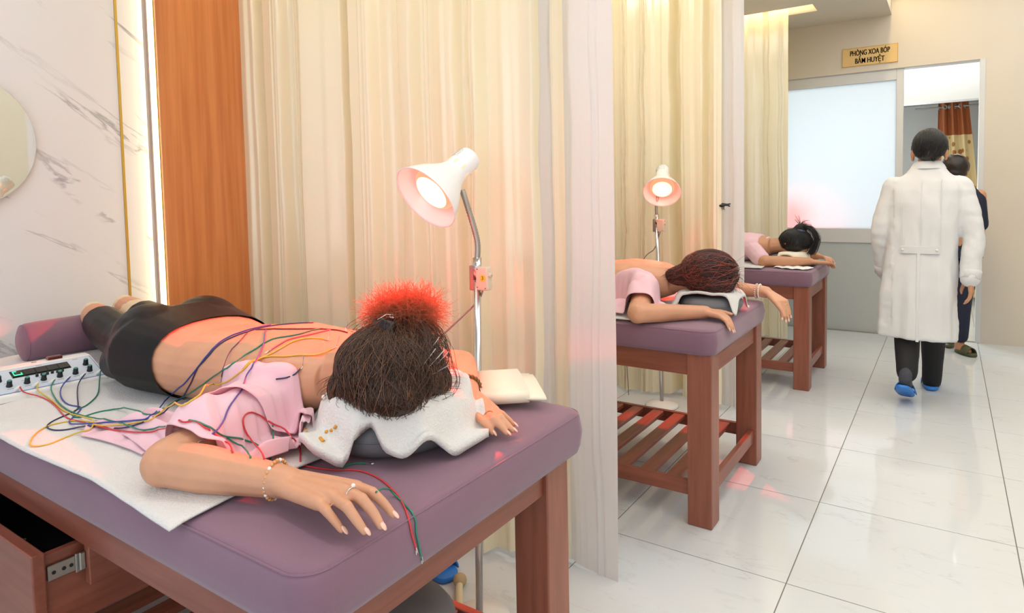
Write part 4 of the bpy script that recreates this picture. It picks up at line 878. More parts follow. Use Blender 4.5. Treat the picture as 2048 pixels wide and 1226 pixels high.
# ------------------------------------------------------------------ companion in dark clothes
N_ = thing('person', 'person in navy clothes with short dark hair, walking ahead of the white-coated man', 'person', (.54, 3.95, 0)); b = B()
nh = head_bm(b, (.492, 3.965, 1.485), (.25, 1, -.05), (0, 0, 1), 1.02); cap(b, (.50, 3.95, 1.34), (.494, 3.96, 1.44), .05, .05)
cap(b, (.53, 3.95, .9), (.53, 3.95, 1.22), .12, .14)
chain(b, [(.60, 3.92, .88), (.555, 3.93, .46), (.545, 3.96, .10)], [.08, .05, .034], 2); chain(b, [(.47, 3.97, .88), (.47, 4.06, .46), (.47, 4.16, .10)], [.08, .05, .034], 2)
chain(b, [(.546, 3.965, .10), (.54, 3.985, .05), (.57, 3.945, .045), (.60, 3.91, .035)], [.034, .034, .034, .026], 2)
arm(b, (.655, 3.95, 1.28), (.665, 3.98, 1.02), (.645, 4.06, .80), (.05, .042, .036, .026)); arm(b, (.36, 3.95, 1.28), (.34, 3.98, 1.02), (.36, 4.06, .80), (.05, .042, .036, .026))
hand(b, (.645, 4.06, .80), fingers((.645, 4.10, .725), (0, .2, -1), (0, -.9, -.1), None, down=(-1, 0, 0))); hand(b, (.36, 4.06, .80), fingers((.36, 4.10, .725), (0, .2, -1), (0, -.9, -.1), None, down=(1, 0, 0)))
obj('body', fuse(b, .007, 4), M['skin2'], N_, True); eyes(nh, N_)
b = B(); loft(b, [ring_xy(*q) for q in ((.52, 3.95, .78, .17, .12), (.52, 3.95, 1.0, .16, .11), (.51, 3.95, 1.25, .18, .115), (.505, 3.95, 1.34, .13, .085), (.50, 3.95, 1.385, .06, .055))])
for q in (((.635, 3.95, 1.26), (.665, 3.98, 1.05)), ((.37, 3.95, 1.26), (.34, 3.98, 1.05))): cap(b, q[0], q[1], .068, .058)
obj('blouse', fuse(b, .008, 4), M['navy'], N_, True)
b = B(); chain(b, [(.595, 3.92, .88), (.555, 3.93, .46), (.547, 3.955, .14)], [.105, .070, .056], 3); chain(b, [(.46, 3.97, .88), (.47, 4.06, .46), (.47, 4.15, .14)], [.105, .070, .056], 3); obj('trousers', fuse(b, .008, 4), M['navy'], N_, True)
hn = V((.490, 3.955, 1.515)); b = hair_cap(hn, (.098, .105, .098), seed=9, bumps=.006); ell(b, hn + V((0, -.03, -.05)), (.085, .075, .06)); obj('hair', fuse(b, .006, 4), mat('dark_hair', '1c1310', .45), N_, True)
b = B(); tube(b, [hn + V((-.03, -.055, .092)), hn + V((.02, -.06, .095)), hn + V((.06, -.05, .075))], .005, 6); obj('hair_clip', b, M['steel'], N_, True)
slipper(N_, (.520, 4.005, .004), (.645, 3.845, .004), M['green_foam'], w=.042); slipper(N_, (.47, 4.10, .004), (.48, 4.33, .004), M['green_foam'], w=.042)
# ------------------------------------------------------------------ curtain, rail and rings beyond the doorway
t = thing('patterned_curtain', 'orange and cream flowered curtain hung by steel eyelets beyond the doorway', 'curtain', (.5, 6.9, 0))
RP = V((.30, 6.9, 2.30))
def wave_sheet(z0, z1, x0, x1, flare, nz_=10, amp=.03, n=90, y=6.9):
    bm = B(); G = []
    for i in range(n + 1):
        u = i / n; col = []
        for k in range(nz_ + 1):
            z = z0 + (z1 - z0) * k / nz_; w_ = (2.36 - z) * flare; col.append(bm.verts.new((x0 + (x1 + w_ - x0) * u, y + amp * math.sin(u * 2 * PI * 3.5 + .5) + .004 * math.sin(u * 40), z)))
        G.append(col)
    for a, c in zip(G, G[1:]):
        for k in range(nz_): bm.faces.new((a[k], c[k], c[k + 1], a[k + 1]))
    return bm
obj('header', wave_sheet(1.97, 2.36, .335, .635, .10), mat('orange_satin', 'b5683c', .45, var=.25, vscale=30, stretch=(1, 1, .1)), t, True)
fm = mat('flowered_cream', 'e6cf96', .6); nt = fm.node_tree; vo = nt.nodes.new('ShaderNodeTexVoronoi'); vo.inputs['Scale'].default_value = 9; tc = nt.nodes.new('ShaderNodeTexCoord'); nt.links.new(tc.outputs['Object'], vo.inputs[0])
cr = nt.nodes.new('ShaderNodeValToRGB'); cr.color_ramp.elements[0].position = .22; cr.color_ramp.elements[0].color = (*rgb('b0723c'), 1); cr.color_ramp.elements[1].position = .30; cr.color_ramp.elements[1].color = (*rgb('e9d5a2'), 1); nt.links.new(vo.outputs[0], cr.inputs[0]); nt.links.new(cr.outputs[0], nt.nodes['Principled BSDF'].inputs['Base Color'])
obj('cloth', wave_sheet(.05, 1.97, .335, .635, .10, 16), fm, t, True)
for i in range(6):
    u = (i + .35) / 6; x = .335 + .31 * u; y = 6.9 + .03 * math.sin(u * 2 * PI * 3.5 + .5); b = B(); lathe(b, [(.020 + .009 * math.cos(a), .006 * math.sin(a)) for a in [2 * PI * k / 8 for k in range(8)]], aim((x, y - .004, 2.305), (.5, -1, 0)), 20, True); obj('eyelet', b, M['steel'], t, True)
b = B(); cyl(b, (.1, 6.9, 2.305), (1.2, 6.9, 2.305), .010); tag(obj('curtain_rod', b, M['steel']), 'thin steel rod carrying the flowered curtain beyond the doorway', 'curtain rod')
# ------------------------------------------------------------------ round mirror on the marble
t = thing('round_mirror', 'round frameless mirror standing off the white marble wall', 'mirror', (XL + .03, -1.485, 1.57))
b = B(); lathe(b, [(.001, 0), (.232, 0), (.235, .004), (.232, .008), (.001, .0085)], aim((XL + .045, -1.485, 1.57), (1, .075, 0)), 96); obj('glass', b, mat('mirror_glass', 'dfe4e2', .02, 1), t)
b = B(); lathe(b, [(.001, 0), (.19, 0), (.19, .025), (.001, .025)], aim((XL + .012, -1.485, 1.57), (1, 0, 0)), 48); obj('backing', b, M['alu'], t)
# ------------------------------------------------------------------ open drawer of the nearest bed
dw = thing('drawer', 'open wooden drawer with dark inside sliding out under the nearest bed', 'drawer', (-1.5, -1.5, .5)); dx0, dx1 = -1.92, -1.165
b = B(); box(b, (dx0 - .02, -1.735, .405), (dx1 + .012, -1.710, .603), .003); obj('front', b, M['wood'], dw)
b = B(); box(b, (dx1 - .016, -1.710, .415), (dx1, -1.25, .592), .002); obj('side_board', b, M['wood_y'], dw)
b = B(); box(b, (dx0, -1.710, .415), (dx0 + .016, -1.25, .592), .002); obj('side_board', b, M['wood_y'], dw)
b = B(); box(b, (dx0 + .016, -1.266, .415), (dx1 - .016, -1.25, .592), .002); obj('back_board', b, M['wood'], dw)
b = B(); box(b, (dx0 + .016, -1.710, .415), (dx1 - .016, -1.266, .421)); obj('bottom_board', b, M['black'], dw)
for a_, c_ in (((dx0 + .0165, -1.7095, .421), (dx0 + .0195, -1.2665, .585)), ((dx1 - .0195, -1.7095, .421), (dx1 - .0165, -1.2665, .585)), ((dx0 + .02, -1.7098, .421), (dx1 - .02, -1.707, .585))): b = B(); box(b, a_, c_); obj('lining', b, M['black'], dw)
b = B(); box(b, (dx1 + .0005, -1.706, .535), (dx1 + .009, -1.35, .568), .001, 1); rl = obj('slide_rail', b, M['steel'], dw)
b = B(); box(b, (dx1 + .009, -1.655, .530), (dx1 + .013, -1.30, .573), .001, 1); obj('slide_rail', b, M['steel'], dw)
for y in (-1.695, -1.676, -1.662): b = B(); cyl(b, (dx1 + .009, y, .551), (dx1 + .0102, y, .551), .004, seg=10); obj('screw', b, M['black'], rl)
b = B(); box(b, (dx1 + .013, -1.650, .535), (dx1 + .022, -1.638, .575), .002, 1); obj('slide_bracket', b, M['steel'], bed1)
b = B(); box(b, (dx1 + .013, -1.638, .50), (dx1 + .035, -1.25, .612), .002, 1); obj('slide_mount', b, M['wood_y'], bed1)
cab = mat('clear_cable', 'b9b9b4', .3)
for k, (p, lab) in enumerate((([(-1.66, -1.62, .43), (-1.60, -1.60, .455), (-1.55, -1.64, .455), (-1.52, -1.67, .43)], 'pale loop of cable lying in the open drawer toward its far end'), ([(-1.42, -1.66, .43), (-1.38, -1.63, .45), (-1.33, -1.62, .45), (-1.30, -1.60, .43)], 'thin pale cable lying in the open drawer near its end with the metal slide'))):
    b = B(); tube(b, p, .0016, 6, k=8); tag(obj('cable', b, cab, None, True, p[0]), lab, 'cable')
# ------------------------------------------------------------------ stool, slippers and stick by the nearest bed
t = thing('stool', 'round grey cushioned stool under the head end of the nearest bed', 'stool', (-.635, -1.255, 0))
b = B(); lathe(b, [(.001, .325), (.15, .325), (.168, .333), (.176, .352), (.174, .374), (.158, .394), (.112, .406), (.06, .409), (.001, .410)], Matrix.Translation(V((-.635, -1.255, 0))), 40); obj('seat', b, mat('grey_vinyl', '77777a', .6, bump=.05, bscale=200), t, True)
for a in range(4):
    a = PI / 4 + a * PI / 2; b = B(); cyl(b, (-.635 + .12 * math.cos(a), -1.255 + .12 * math.sin(a), .33), (-.635 + .17 * math.cos(a), -1.255 + .17 * math.sin(a), .0), .011, seg=12); obj('leg', b, M['chrome'], t, True)
b = B(); lathe(b, [(.148 + .006 * math.cos(q), .14 + .006 * math.sin(q)) for q in [2 * PI * i / 8 for i in range(8)]], Matrix.Translation(V((-.635, -1.255, 0))), 32, True); obj('foot_ring', b, M['chrome'], t, True)
t = thing('slipper', 'blue foam slipper on the floor behind the nearest bed, beside the beige stick', 'slipper', (-1.1, -.6, 0)); slipper(t, (-1.215, -.52, .002), (-.985, -.598, .002), M['blue_foam'], 'sole')
b = B(); ell(b, (-.945, -.60, .024), (.024, .024, .023)); t = thing('massage_stick', 'beige wooden stick with a round knob on the floor behind the nearest bed', 'stick', (-.945, -.60, 0))
stk = mat('pale_wood', 'b9a57c', .5); obj('knob', b, stk, t, True); b = B(); tube(b, [(-.94, -.607, .02), (-.90, -.66, .016), (-.78, -.80, .013)], [.011, .013, .012], 12, k=5); obj('shaft', b, mat('pale_shaft', 'd9cfae', .5), t, True)
# clip on the second curtain
t = thing('curtain_clip', 'black claw clip pinching the edge of the curtain behind the second bed', 'clip', (-.70, 1.655, 1.265)); c0 = V((-.70, 1.648, 1.265))
for q in (-1, 1):
    b = B(); tube(b, [c0 + V((-.022, q * .006, .0)), c0 + V((0, q * .012, .004 * q)), c0 + V((.024, q * .008, .002)), c0 + V((.048, q * .004, .008 * q))], [.006, .009, .007, .003], 8, k=3); obj('jaw', b, M['black'], t, True)
for i in range(4): b = B(); tube(b, [c0 + V((-.014 + i * .009, 0, .006)), c0 + V((-.020 + i * .009, 0, -.020)), c0 + V((-.016 + i * .009, .012, -.03))], [.003, .003, .0012], 6); obj('tooth', b, M['black'], t, True)
# ------------------------------------------------------------------ folded cream cloth at the head end
t = thing('folded_cloth', 'cream cloth folded in layers beside the far hand on the nearest bed', 'cloth', (-.53, -.88, .822))
e0, e1 = V((-.625, -.775, 0)), V((-.455, -.965, 0)); dr = (e1 - e0); Lc = dr.length; dr.normalize(); wd = V((-dr.y, dr.x, 0)) 
cr_m = mat('cream_cloth', 'efe6d2', .7, bump=.05, bscale=200, sheen=.2)
def strip_cloth(path, w0, w1, skew=0):
    bm = B(); rings = []
    for s_, z, in path:
        u = s_ / Lc; a = e0 + dr * s_ - wd * w0; c = e0 + dr * (s_ + skew) + wd * w1; rings.append([V((a.x, a.y, z)), V((c.x, c.y, z))])
    vv = [[bm.verts.new(p) for p in r] for r in rings]
    for a, c in zip(vv, vv[1:]): bm.faces.new((a[0], a[1], c[1], c[0]))
    bmesh.ops.recalc_face_normals(bm, faces=bm.faces); bmesh.ops.solidify(bm, geom=bm.faces[:], thickness=.0022); return bm
z0 = .823
fold = [(Lc - .012 + .016 * math.sin(a), z0 + .017 + .016 * math.cos(a)) for a in [PI * i / 10 for i in range(11)]]
obj('layer', strip_cloth([(.0, z0 + .022), (.03, z0 + .029), (.08, z0 + .034)] + fold + [(Lc - .06, z0 + .0015), (Lc - .12, z0 + .0012)], .075, .045), cr_m, t, True)
obj('layer', strip_cloth([(-.03, z0 + .006), (.03, z0 + .010), (.10, z0 + .012), (Lc - .035, z0 + .012)], .05, .082, .03), cr_m, t, True)
obj('layer', strip_cloth([(.02, z0 + .018), (.08, z0 + .021), (Lc - .03, z0 + .020), (Lc - .016, z0 + .016), (Lc - .02, z0 + .009)], .03, .085, .035), cr_m, t, True)
# ------------------------------------------------------------------ electro-acupuncture device
dv = thing('stimulator', 'white electro-acupuncture device with dark display windows and green-topped knobs on the nearest bed', 'device', (-1.68, -1.5, .806))
du = V((.021, .239, 0)).normalized(); dvv = V((-du.y, du.x, 0)); dO = V((-1.632, -1.628, .8145)); DL, DW = .252, .185
DM = Matrix(((du.x, dvv.x, 0, dO.x), (du.y, dvv.y, 0, dO.y), (0, 0, 1, dO.z), (0, 0, 0, 1)))
def topz(v): return .024 + max(0, min(1, (v - .006) / .118)) * .042
def dbox(name, lo, hi, m, parent, bev=0): b = B(); box(b, lo, hi, bev, 2, DM); return obj(name, b, m, parent)
dbox('base', (.001, .001, 0), (DL - .001, DW - .001, .006), M['black'], dv, .001)
b = B(); pr = [(0, .006), (0, .022), (.004, .025), (.139, .067), (.146, .069), (.180, .069), (.185, .065), (.185, .006)]; loft(b, [[DM @ V((u, v, z)) for v, z in pr] for u in (0, DL)]); bmesh.ops.bevel(b, geom=b.edges[:], offset=.0015, segments=2, affect='EDGES'); shell = obj('shell', b, M['white_plastic'], dv)
def on_panel(u, v, h=0): n_ = V((0, -.042, .135)).normalized(); return DM @ V((u * DL, .006 + v * .131, 0) ) + V((0, 0, .0257 + v * .131 * .311)) + DM.to_3x3() @ n_ * h
NN = DM.to_3x3() @ V((0, -.042, .135)).normalized(); NV = DM.to_3x3() @ V((0, .135, .042)).normalized()
def pbox(name, u0, u1, v0, v1, h0, h1, m, parent, bev=0):
    b = B(); c = [on_panel(u, v, h) for h in (h0, h1) for u, v in ((u0, v0), (u1, v0), (u1, v1), (u0, v1))]; vs = [b.verts.new(p) for p in c]
    for f in ((0, 1, 2, 3), (4, 5, 6, 7), (0, 1, 5, 4), (1, 2, 6, 5), (2, 3, 7, 6), (3, 0, 4, 7)): b.faces.new([vs[i] for i in f])
    if bev: bmesh.ops.bevel(b, geom=b.edges[:], offset=bev, segments=2, affect='EDGES')
    return obj(name, b, m, parent)
pbox('panel_border', .012, .988, .03, .98, -.001, .0006, mat('blue_border', '6a7cb8', .5), dv); pbox('panel', .022, .978, .05, .965, -.001, .0012, mat('pale_blue_panel', 'c4d0de', .45), dv)
dark = mat('dark_display', '0c1614', .25); grn = mat('green_segments', (0.05, .8, .35), .4, emit=(.02, 1, .35), es=1.6)
for i in range(5):
    u0 = .20 + i * .108; w_ = pbox('display_window', u0, u0 + .104, .60, .84, .0012, .0045, dark, dv, .001); pbox('display_frame', u0 - .004, u0 + .108, .58, .86, .0012, .0026, M['black'], w_)
    if i == 0:
        for a in ((.215, .222, .63, .80), (.215, .25, .78, .81), (.215, .29, .63, .66), (.283, .29, .63, .72)): pbox('lit_segment', *a, .0046, .005, grn, w_)
teal = mat('teal_cap', '3f8f86', .45); KN = [(.13, .30), (.285, .30), (.435, .30), (.585, .30), (.735, .30), (.875, .30), (.07, .56), (.885, .60)]
for i, (u, v) in enumerate(KN):
    p = on_panel(u, v, .001); b = B(); lathe(b, [(.0075, 0), (.0072, .004), (.0062, .006), (.0058, .0165), (.0052, .0175)], aim(p, NN), 18); kb = obj('knob', b, M['black'], dv, True)
    b = B(); lathe(b, [(.0050, .0172), (.0046, .0190), (.001, .0191)], aim(p, NN), 18); obj('knob_cap', b, teal, kb, True)
for i in range(6):
    p = on_panel(.40 + i * .048, .49 + .012 * (i % 2), .001); b = B(); lathe(b, [(.004, 0), (.0036, .006), (.002, .0075), (.001, .0076)], aim(p, NN), 12); obj('button', b, M['black'], dv, True)
JK = []
for i, u in enumerate((.155, .315, .465, .61, .755, .905)):
    p = on_panel(u, .12, 0); d = (NN * .55 - NV * .45 + du * .18).normalized(); b = B(); lathe(b, [(.0048, 0), (.0048, .004), (.0042, .006), (.0042, .016), (.0028, .018), (.0022, .026), (.001, .0265)], aim(p, d), 14); obj('plug', b, M['white_plastic'], dv, True); JK.append(p + d * .026)
b = B(); box(b, (.150, .152, .068), (.186, .176, .078), .002, 2, DM); obj('rocker_switch', b, mat('dark_red', '5a1d1d', .3), dv)
dbox('slot', (.112, .160, .0685), (.124, .166, .0696), M['black'], dv)
b = B(); cyl(b, DM @ V((.020, .163, .068)), DM @ V((.020, .163, .075)), .012, seg=20); cyl(b, DM @ V((.020, .163, .075)), DM @ V((.020, .163, .088)), .0045, seg=12); obj('socket', b, M['steel'], dv, True)
for i in range(14):
    u, v = [(.10, .18), (.25, .18), (.40, .18), (.55, .18), (.70, .18), (.84, .18), (.10, .42), (.25, .42), (.41, .41), (.57, .41), (.72, .43), (.86, .45), (.45, .92), (.80, .90)][i]; pbox('print_mark', u, u + .055, v, v + .02, .0012, .0014, mat_print, dv)
text('print_mark', '52', .016, on_panel(.045, .80, .0016), (Matrix((du, NV, NN)).transposed()), ink, dv)
# ------------------------------------------------------------------ leads, needles, embroidery (points on the surfaces they lie on)
LEADS = {
    'red1': ('red', 'red lead from the first plug of the white device to the pink shirt', [(-1.626,-1.58,0.833),(-1.625,-1.561,0.832),(-1.579,-1.553,0.829),(-1.54,-1.554,0.827),(-1.499,-1.557,0.826),(-1.438,-1.568,0.826),(-1.385,-1.58,0.825),(-1.327,-1.591,0.825),(-1.299,-1.584,0.824),(-1.259,-1.582,0.824),(-1.173,-1.6,0.836),(-1.16,-1.593,0.834),(-1.127,-1.591,0.837),(-1.095,-1.589,0.84),(-1.079,-1.583,0.84),(-1.054,-1.581,0.842),(-1.028,-1.58,0.846),(-0.999,-1.579,0.85),(-0.975,-1.576,0.853),(-0.959,-1.567,0.854),(-0.945,-1.559,0.855),(-0.818,-1.609,0.896),(-0.821,-1.595,0.896),(-0.756,-1.622,0.925),(-0.751,-1.614,0.927),(-0.743,-1.604,0.93),(-0.731,-1.6,0.927),(-0.721,-1.597,0.92),(-0.713,-1.592,0.912),(-0.709,-1.581,0.902),(-0.682,-1.578,0.894),(-0.679,-1.57,0.878),(-0.616,-1.604,0.895)]),
    'red2': ('red', 'red lead looping over the pink shirt and hanging off the head end of the bed', [(-0.561,-1.579,0.886),(-0.656,-1.523,0.854),(-0.667,-1.526,0.866),(-0.719,-1.501,0.858),(-0.72,-1.509,0.873),(-0.721,-1.515,0.89),(-0.721,-1.518,0.905),(-0.725,-1.511,0.916),(-0.726,-1.493,0.916),(-0.728,-1.474,0.904),(-0.728,-1.465,0.894),(-0.721,-1.457,0.884),(-0.718,-1.442,0.871),(-0.714,-1.427,0.86),(-0.644,-1.463,0.873),(-0.663,-1.44,0.851),(-0.685,-1.415,0.826),(-0.655,-1.432,0.826),(-0.61,-1.473,0.826),(-0.62,-1.456,0.815),(-0.606,-1.453,0.815),(-0.59,-1.449,0.814),(-0.575,-1.444,0.814),(-0.561,-1.439,0.814),(-0.55,-1.435,0.813),(-0.535,-1.425,0.813),(-0.526,-1.417,0.813),(-0.512,-1.412,0.813),(-0.495,-1.409,0.812),(-0.473,-1.41,0.812),(-0.448,-1.413,0.811),(-0.424,-1.421,0.81),(-0.401,-1.43,0.81),(-0.38,-1.438,0.809),(-0.36,-1.449,0.808),(-0.336,-1.465,0.808),(-0.318,-1.477,0.802),(-0.311,-1.48,0.794),(-0.308,-1.48,0.782),(-0.306,-1.479,0.771),(-0.304,-1.476,0.757),(-0.304,-1.472,0.744)]),
    'green1': ('green', 'green lead from the third plug, running along the folds of the pink shirt', [(-1.622,-1.519,0.837),(-1.582,-1.527,0.829),(-1.515,-1.543,0.827),(-1.444,-1.558,0.826),(-1.374,-1.564,0.826),(-1.34,-1.563,0.826),(-1.31,-1.56,0.826),(-1.283,-1.559,0.825),(-1.235,-1.565,0.832),(-1.147,-1.584,0.851),(-1.122,-1.578,0.853),(-1.088,-1.574,0.853),(-1.05,-1.573,0.851),(-1.025,-1.573,0.85),(-0.99,-1.577,0.854),(-0.964,-1.565,0.858),(-0.949,-1.556,0.858),(-0.818,-1.605,0.899),(-0.823,-1.585,0.896),(-0.748,-1.613,0.927),(-0.743,-1.604,0.93),(-0.728,-1.598,0.926),(-0.719,-1.592,0.92),(-0.711,-1.583,0.911),(-0.711,-1.572,0.9),(-0.712,-1.56,0.889),(-0.715,-1.537,0.88),(-0.715,-1.525,0.874),(-0.719,-1.51,0.864),(-0.718,-1.499,0.856),(-0.712,-1.493,0.85),(-0.654,-1.515,0.856),(-0.688,-1.479,0.828)]),
    'green1b': ('green', 'short green lead branching down from the pink shirt to the bent arm', [(-0.714,-1.555,0.886),(-0.714,-1.546,0.876),(-0.713,-1.533,0.862),(-0.694,-1.532,0.854),(-0.578,-1.594,0.89)]),
    'green1c': ('green', 'green lead standing in a small loop by the white face towel', [(-0.676,-1.49,0.828),(-0.649,-1.497,0.855),(-0.711,-1.458,0.855),(-0.73,-1.445,0.861),(-0.719,-1.452,0.877)]),
    'green1d': ('green', 'short green lead lying on the plum cover behind the ringed hand', [(-0.543,-1.431,0.813),(-0.547,-1.416,0.814),(-0.548,-1.397,0.814),(-0.534,-1.386,0.813),(-0.516,-1.378,0.813)]),
    'green1e': ('green', 'green lead running past the ringed fingers and over the bed edge', [(-0.326,-1.537,0.866),(-0.395,-1.447,0.809),(-0.381,-1.446,0.809),(-0.366,-1.448,0.808),(-0.349,-1.455,0.808),(-0.332,-1.463,0.807),(-0.318,-1.466,0.802),(-0.31,-1.465,0.792),(-0.308,-1.467,0.782),(-0.306,-1.469,0.772),(-0.304,-1.468,0.76),(-0.304,-1.465,0.745),(-0.306,-1.459,0.729),(-0.309,-1.454,0.717)]),
    'green2': ('green', 'green lead from the right-end plug, crossing the bare back', [(-1.609,-1.4,0.832),(-1.524,-1.437,0.83),(-1.449,-1.471,0.829),(-1.42,-1.5,0.828),(-1.382,-1.529,0.827),(-1.386,-1.542,0.827),(-1.375,-1.558,0.827),(-1.345,-1.575,0.826),(-1.319,-1.578,0.825),(-1.308,-1.565,0.825),(-1.31,-1.552,0.826),(-1.312,-1.537,0.827),(-1.308,-1.523,0.827),(-1.301,-1.512,0.828),(-1.279,-1.497,0.829),(-1.235,-1.491,0.831),(-1.048,-1.555,0.872),(-1.014,-1.553,0.87),(-1.064,-1.515,0.856),(-1.053,-1.503,0.865),(-1.17,-1.428,0.833),(-1.195,-1.393,0.834),(-1.161,-1.396,0.852),(-1.098,-1.412,0.877),(-1.056,-1.416,0.897),(-1.027,-1.418,0.912),(-1.0,-1.419,0.927),(-0.972,-1.418,0.94),(-0.908,-1.439,0.963),(-0.886,-1.437,0.975),(-0.879,-1.427,0.983),(-0.899,-1.395,0.989),(-0.888,-1.387,0.996),(-0.879,-1.378,1.002),(-0.881,-1.356,1.012),(-0.879,-1.342,1.016),(-0.875,-1.328,1.02),(-0.855,-1.311,1.022),(-0.844,-1.299,1.023),(-0.839,-1.282,1.024),(-0.848,-1.246,1.026),(-0.844,-1.217,1.024)]),
    'blue1': ('blue', 'blue lead from the fourth plug to the middle of the bare back', [(-1.619,-1.489,0.837),(-1.58,-1.512,0.829),(-1.502,-1.536,0.827),(-1.434,-1.546,0.827),(-1.412,-1.537,0.827),(-1.391,-1.53,0.827),(-1.354,-1.554,0.827),(-1.323,-1.58,0.825),(-1.31,-1.596,0.824),(-1.278,-1.603,0.823),(-1.256,-1.597,0.823),(-1.193,-1.601,0.84),(-1.175,-1.595,0.843),(-1.151,-1.59,0.847),(-1.128,-1.583,0.851),(-1.109,-1.576,0.853),(-1.085,-1.572,0.857),(-1.063,-1.567,0.86),(-1.042,-1.561,0.864),(-1.025,-1.556,0.866),(-1.006,-1.553,0.871),(-1.064,-1.509,0.863),(-1.19,-1.436,0.834),(-1.231,-1.404,0.833),(-1.26,-1.375,0.831),(-1.146,-1.416,0.877),(-1.12,-1.421,0.893),(-1.098,-1.421,0.908),(-1.079,-1.42,0.924),(-1.065,-1.417,0.937),(-1.055,-1.414,0.947),(-1.043,-1.403,0.968),(-1.042,-1.392,0.979),(-1.044,-1.379,0.99),(-1.045,-1.366,0.997),(-1.047,-1.351,1.003),(-1.042,-1.336,1.009),(-1.038,-1.319,1.013),(-1.033,-1.303,1.016),(-1.031,-1.283,1.018),(-1.028,-1.267,1.019),(-1.026,-1.249,1.02),(-1.037,-1.228,1.018)]),
    'blue2': ('navy', 'navy lead from the fifth plug, looping on the white terry towel', [(-1.615,-1.454,0.832),(-1.529,-1.489,0.829),(-1.421,-1.53,0.827),(-1.377,-1.545,0.827),(-1.366,-1.563,0.827),(-1.36,-1.582,0.826),(-1.352,-1.6,0.825),(-1.342,-1.617,0.824),(-1.325,-1.635,0.823),(-1.303,-1.64,0.822),(-1.277,-1.637,0.821),(-1.265,-1.63,0.821),(-1.253,-1.62,0.822),(-1.246,-1.609,0.822),(-1.23,-1.595,0.823),(-1.178,-1.605,0.836),(-1.166,-1.596,0.835),(-1.155,-1.587,0.833),(-1.121,-1.587,0.839),(-1.097,-1.584,0.841),(-1.083,-1.58,0.843),(-1.056,-1.574,0.85),(-1.041,-1.568,0.856),(-1.026,-1.562,0.861),(-1.007,-1.557,0.867),(-1.059,-1.516,0.852),(-1.047,-1.504,0.86),(-1.046,-1.491,0.865),(-1.165,-1.417,0.833),(-1.186,-1.394,0.834),(-1.158,-1.396,0.853),(-1.097,-1.417,0.888),(-1.078,-1.42,0.909),(-1.066,-1.418,0.929),(-1.058,-1.415,0.945),(-1.048,-1.409,0.957),(-1.036,-1.405,0.967),(-1.035,-1.393,0.979),(-1.036,-1.379,0.991),(-1.034,-1.366,0.999),(-1.031,-1.35,1.005),(-1.022,-1.336,1.011),(-1.014,-1.319,1.015),(-1.01,-1.305,1.018),(-1.009,-1.287,1.02),(-1.008,-1.268,1.021),(-0.997,-1.254,1.023),(-0.984,-1.24,1.024),(-0.968,-1.228,1.025),(-0.951,-1.22,1.027),(-0.93,-1.213,1.029),(-0.922,-1.199,1.028),(-0.925,-1.182,1.025)]),
    'yellow1': ('yellow', 'yellow lead from the second plug, with a long loop at the towel edge', [(-1.625,-1.55,0.836),(-1.614,-1.541,0.828),(-1.549,-1.546,0.828),(-1.483,-1.555,0.826),(-1.419,-1.568,0.826),(-1.387,-1.569,0.826),(-1.341,-1.573,0.826),(-1.291,-1.568,0.825),(-1.183,-1.59,0.845),(-1.17,-1.597,0.836),(-1.168,-1.608,0.832),(-1.173,-1.618,0.831),(-1.203,-1.62,0.822),(-1.203,-1.633,0.821),(-1.203,-1.646,0.821),(-1.197,-1.661,0.819),(-1.196,-1.676,0.818),(-1.204,-1.687,0.817),(-1.217,-1.697,0.816),(-1.232,-1.702,0.815),(-1.28,-1.679,0.818),(-1.308,-1.654,0.821),(-1.321,-1.633,0.823),(-1.32,-1.62,0.823),(-1.317,-1.606,0.823),(-1.307,-1.588,0.824),(-1.288,-1.583,0.824),(-1.265,-1.579,0.824),(-1.189,-1.598,0.841),(-1.164,-1.596,0.841),(-1.14,-1.592,0.843),(-1.117,-1.585,0.846),(-1.097,-1.579,0.848),(-1.072,-1.572,0.853),(-1.045,-1.566,0.859),(-1.025,-1.559,0.863),(-1.0,-1.556,0.869),(-0.984,-1.552,0.876),(-1.05,-1.507,0.857),(-1.039,-1.498,0.862),(-0.797,-1.607,0.942),(-0.781,-1.602,0.948),(-0.774,-1.595,0.955),(-0.77,-1.583,0.962),(-0.768,-1.574,0.965),(-0.767,-1.564,0.968),(-1.003,-1.416,0.897),(-0.973,-1.418,0.91),(-0.912,-1.44,0.932),(-0.886,-1.444,0.943),(-0.864,-1.441,0.956),(-0.847,-1.441,0.967),(-0.836,-1.437,0.975),(-0.823,-1.43,0.986),(-0.83,-1.41,0.99),(-0.836,-1.394,0.991),(-0.824,-1.386,0.994),(-0.811,-1.379,0.995),(-0.794,-1.373,0.995),(-0.78,-1.367,0.995),(-0.767,-1.358,0.997),(-0.759,-1.349,0.998),(-0.742,-1.336,0.995),(-0.731,-1.325,0.995),(-0.721,-1.313,0.996),(-0.716,-1.289,1.005)]),
    'yellow2': ('yellow', 'yellow lead branching over the bare back toward the frizzy hair', [(-0.839,-1.437,0.976),(-0.825,-1.431,0.985),(-0.841,-1.399,0.987),(-0.831,-1.39,0.993),(-0.824,-1.377,0.999),(-0.817,-1.365,1.004),(-0.817,-1.345,1.011),(-0.818,-1.325,1.016),(-0.814,-1.307,1.018),(-0.806,-1.294,1.019),(-0.796,-1.282,1.018),(-0.785,-1.274,1.017),(-0.767,-1.269,1.015)]),
    'dark1': ('navy', 'thin dark lead curving over the small of the bare back', [(-1.008,-1.312,1.017),(-0.97,-1.353,1.01),(-0.966,-1.369,1.002),(-0.965,-1.382,0.995),(-0.959,-1.399,0.98),(-0.912,-1.436,0.971),(-0.918,-1.437,0.955),(-0.926,-1.436,0.941)]),
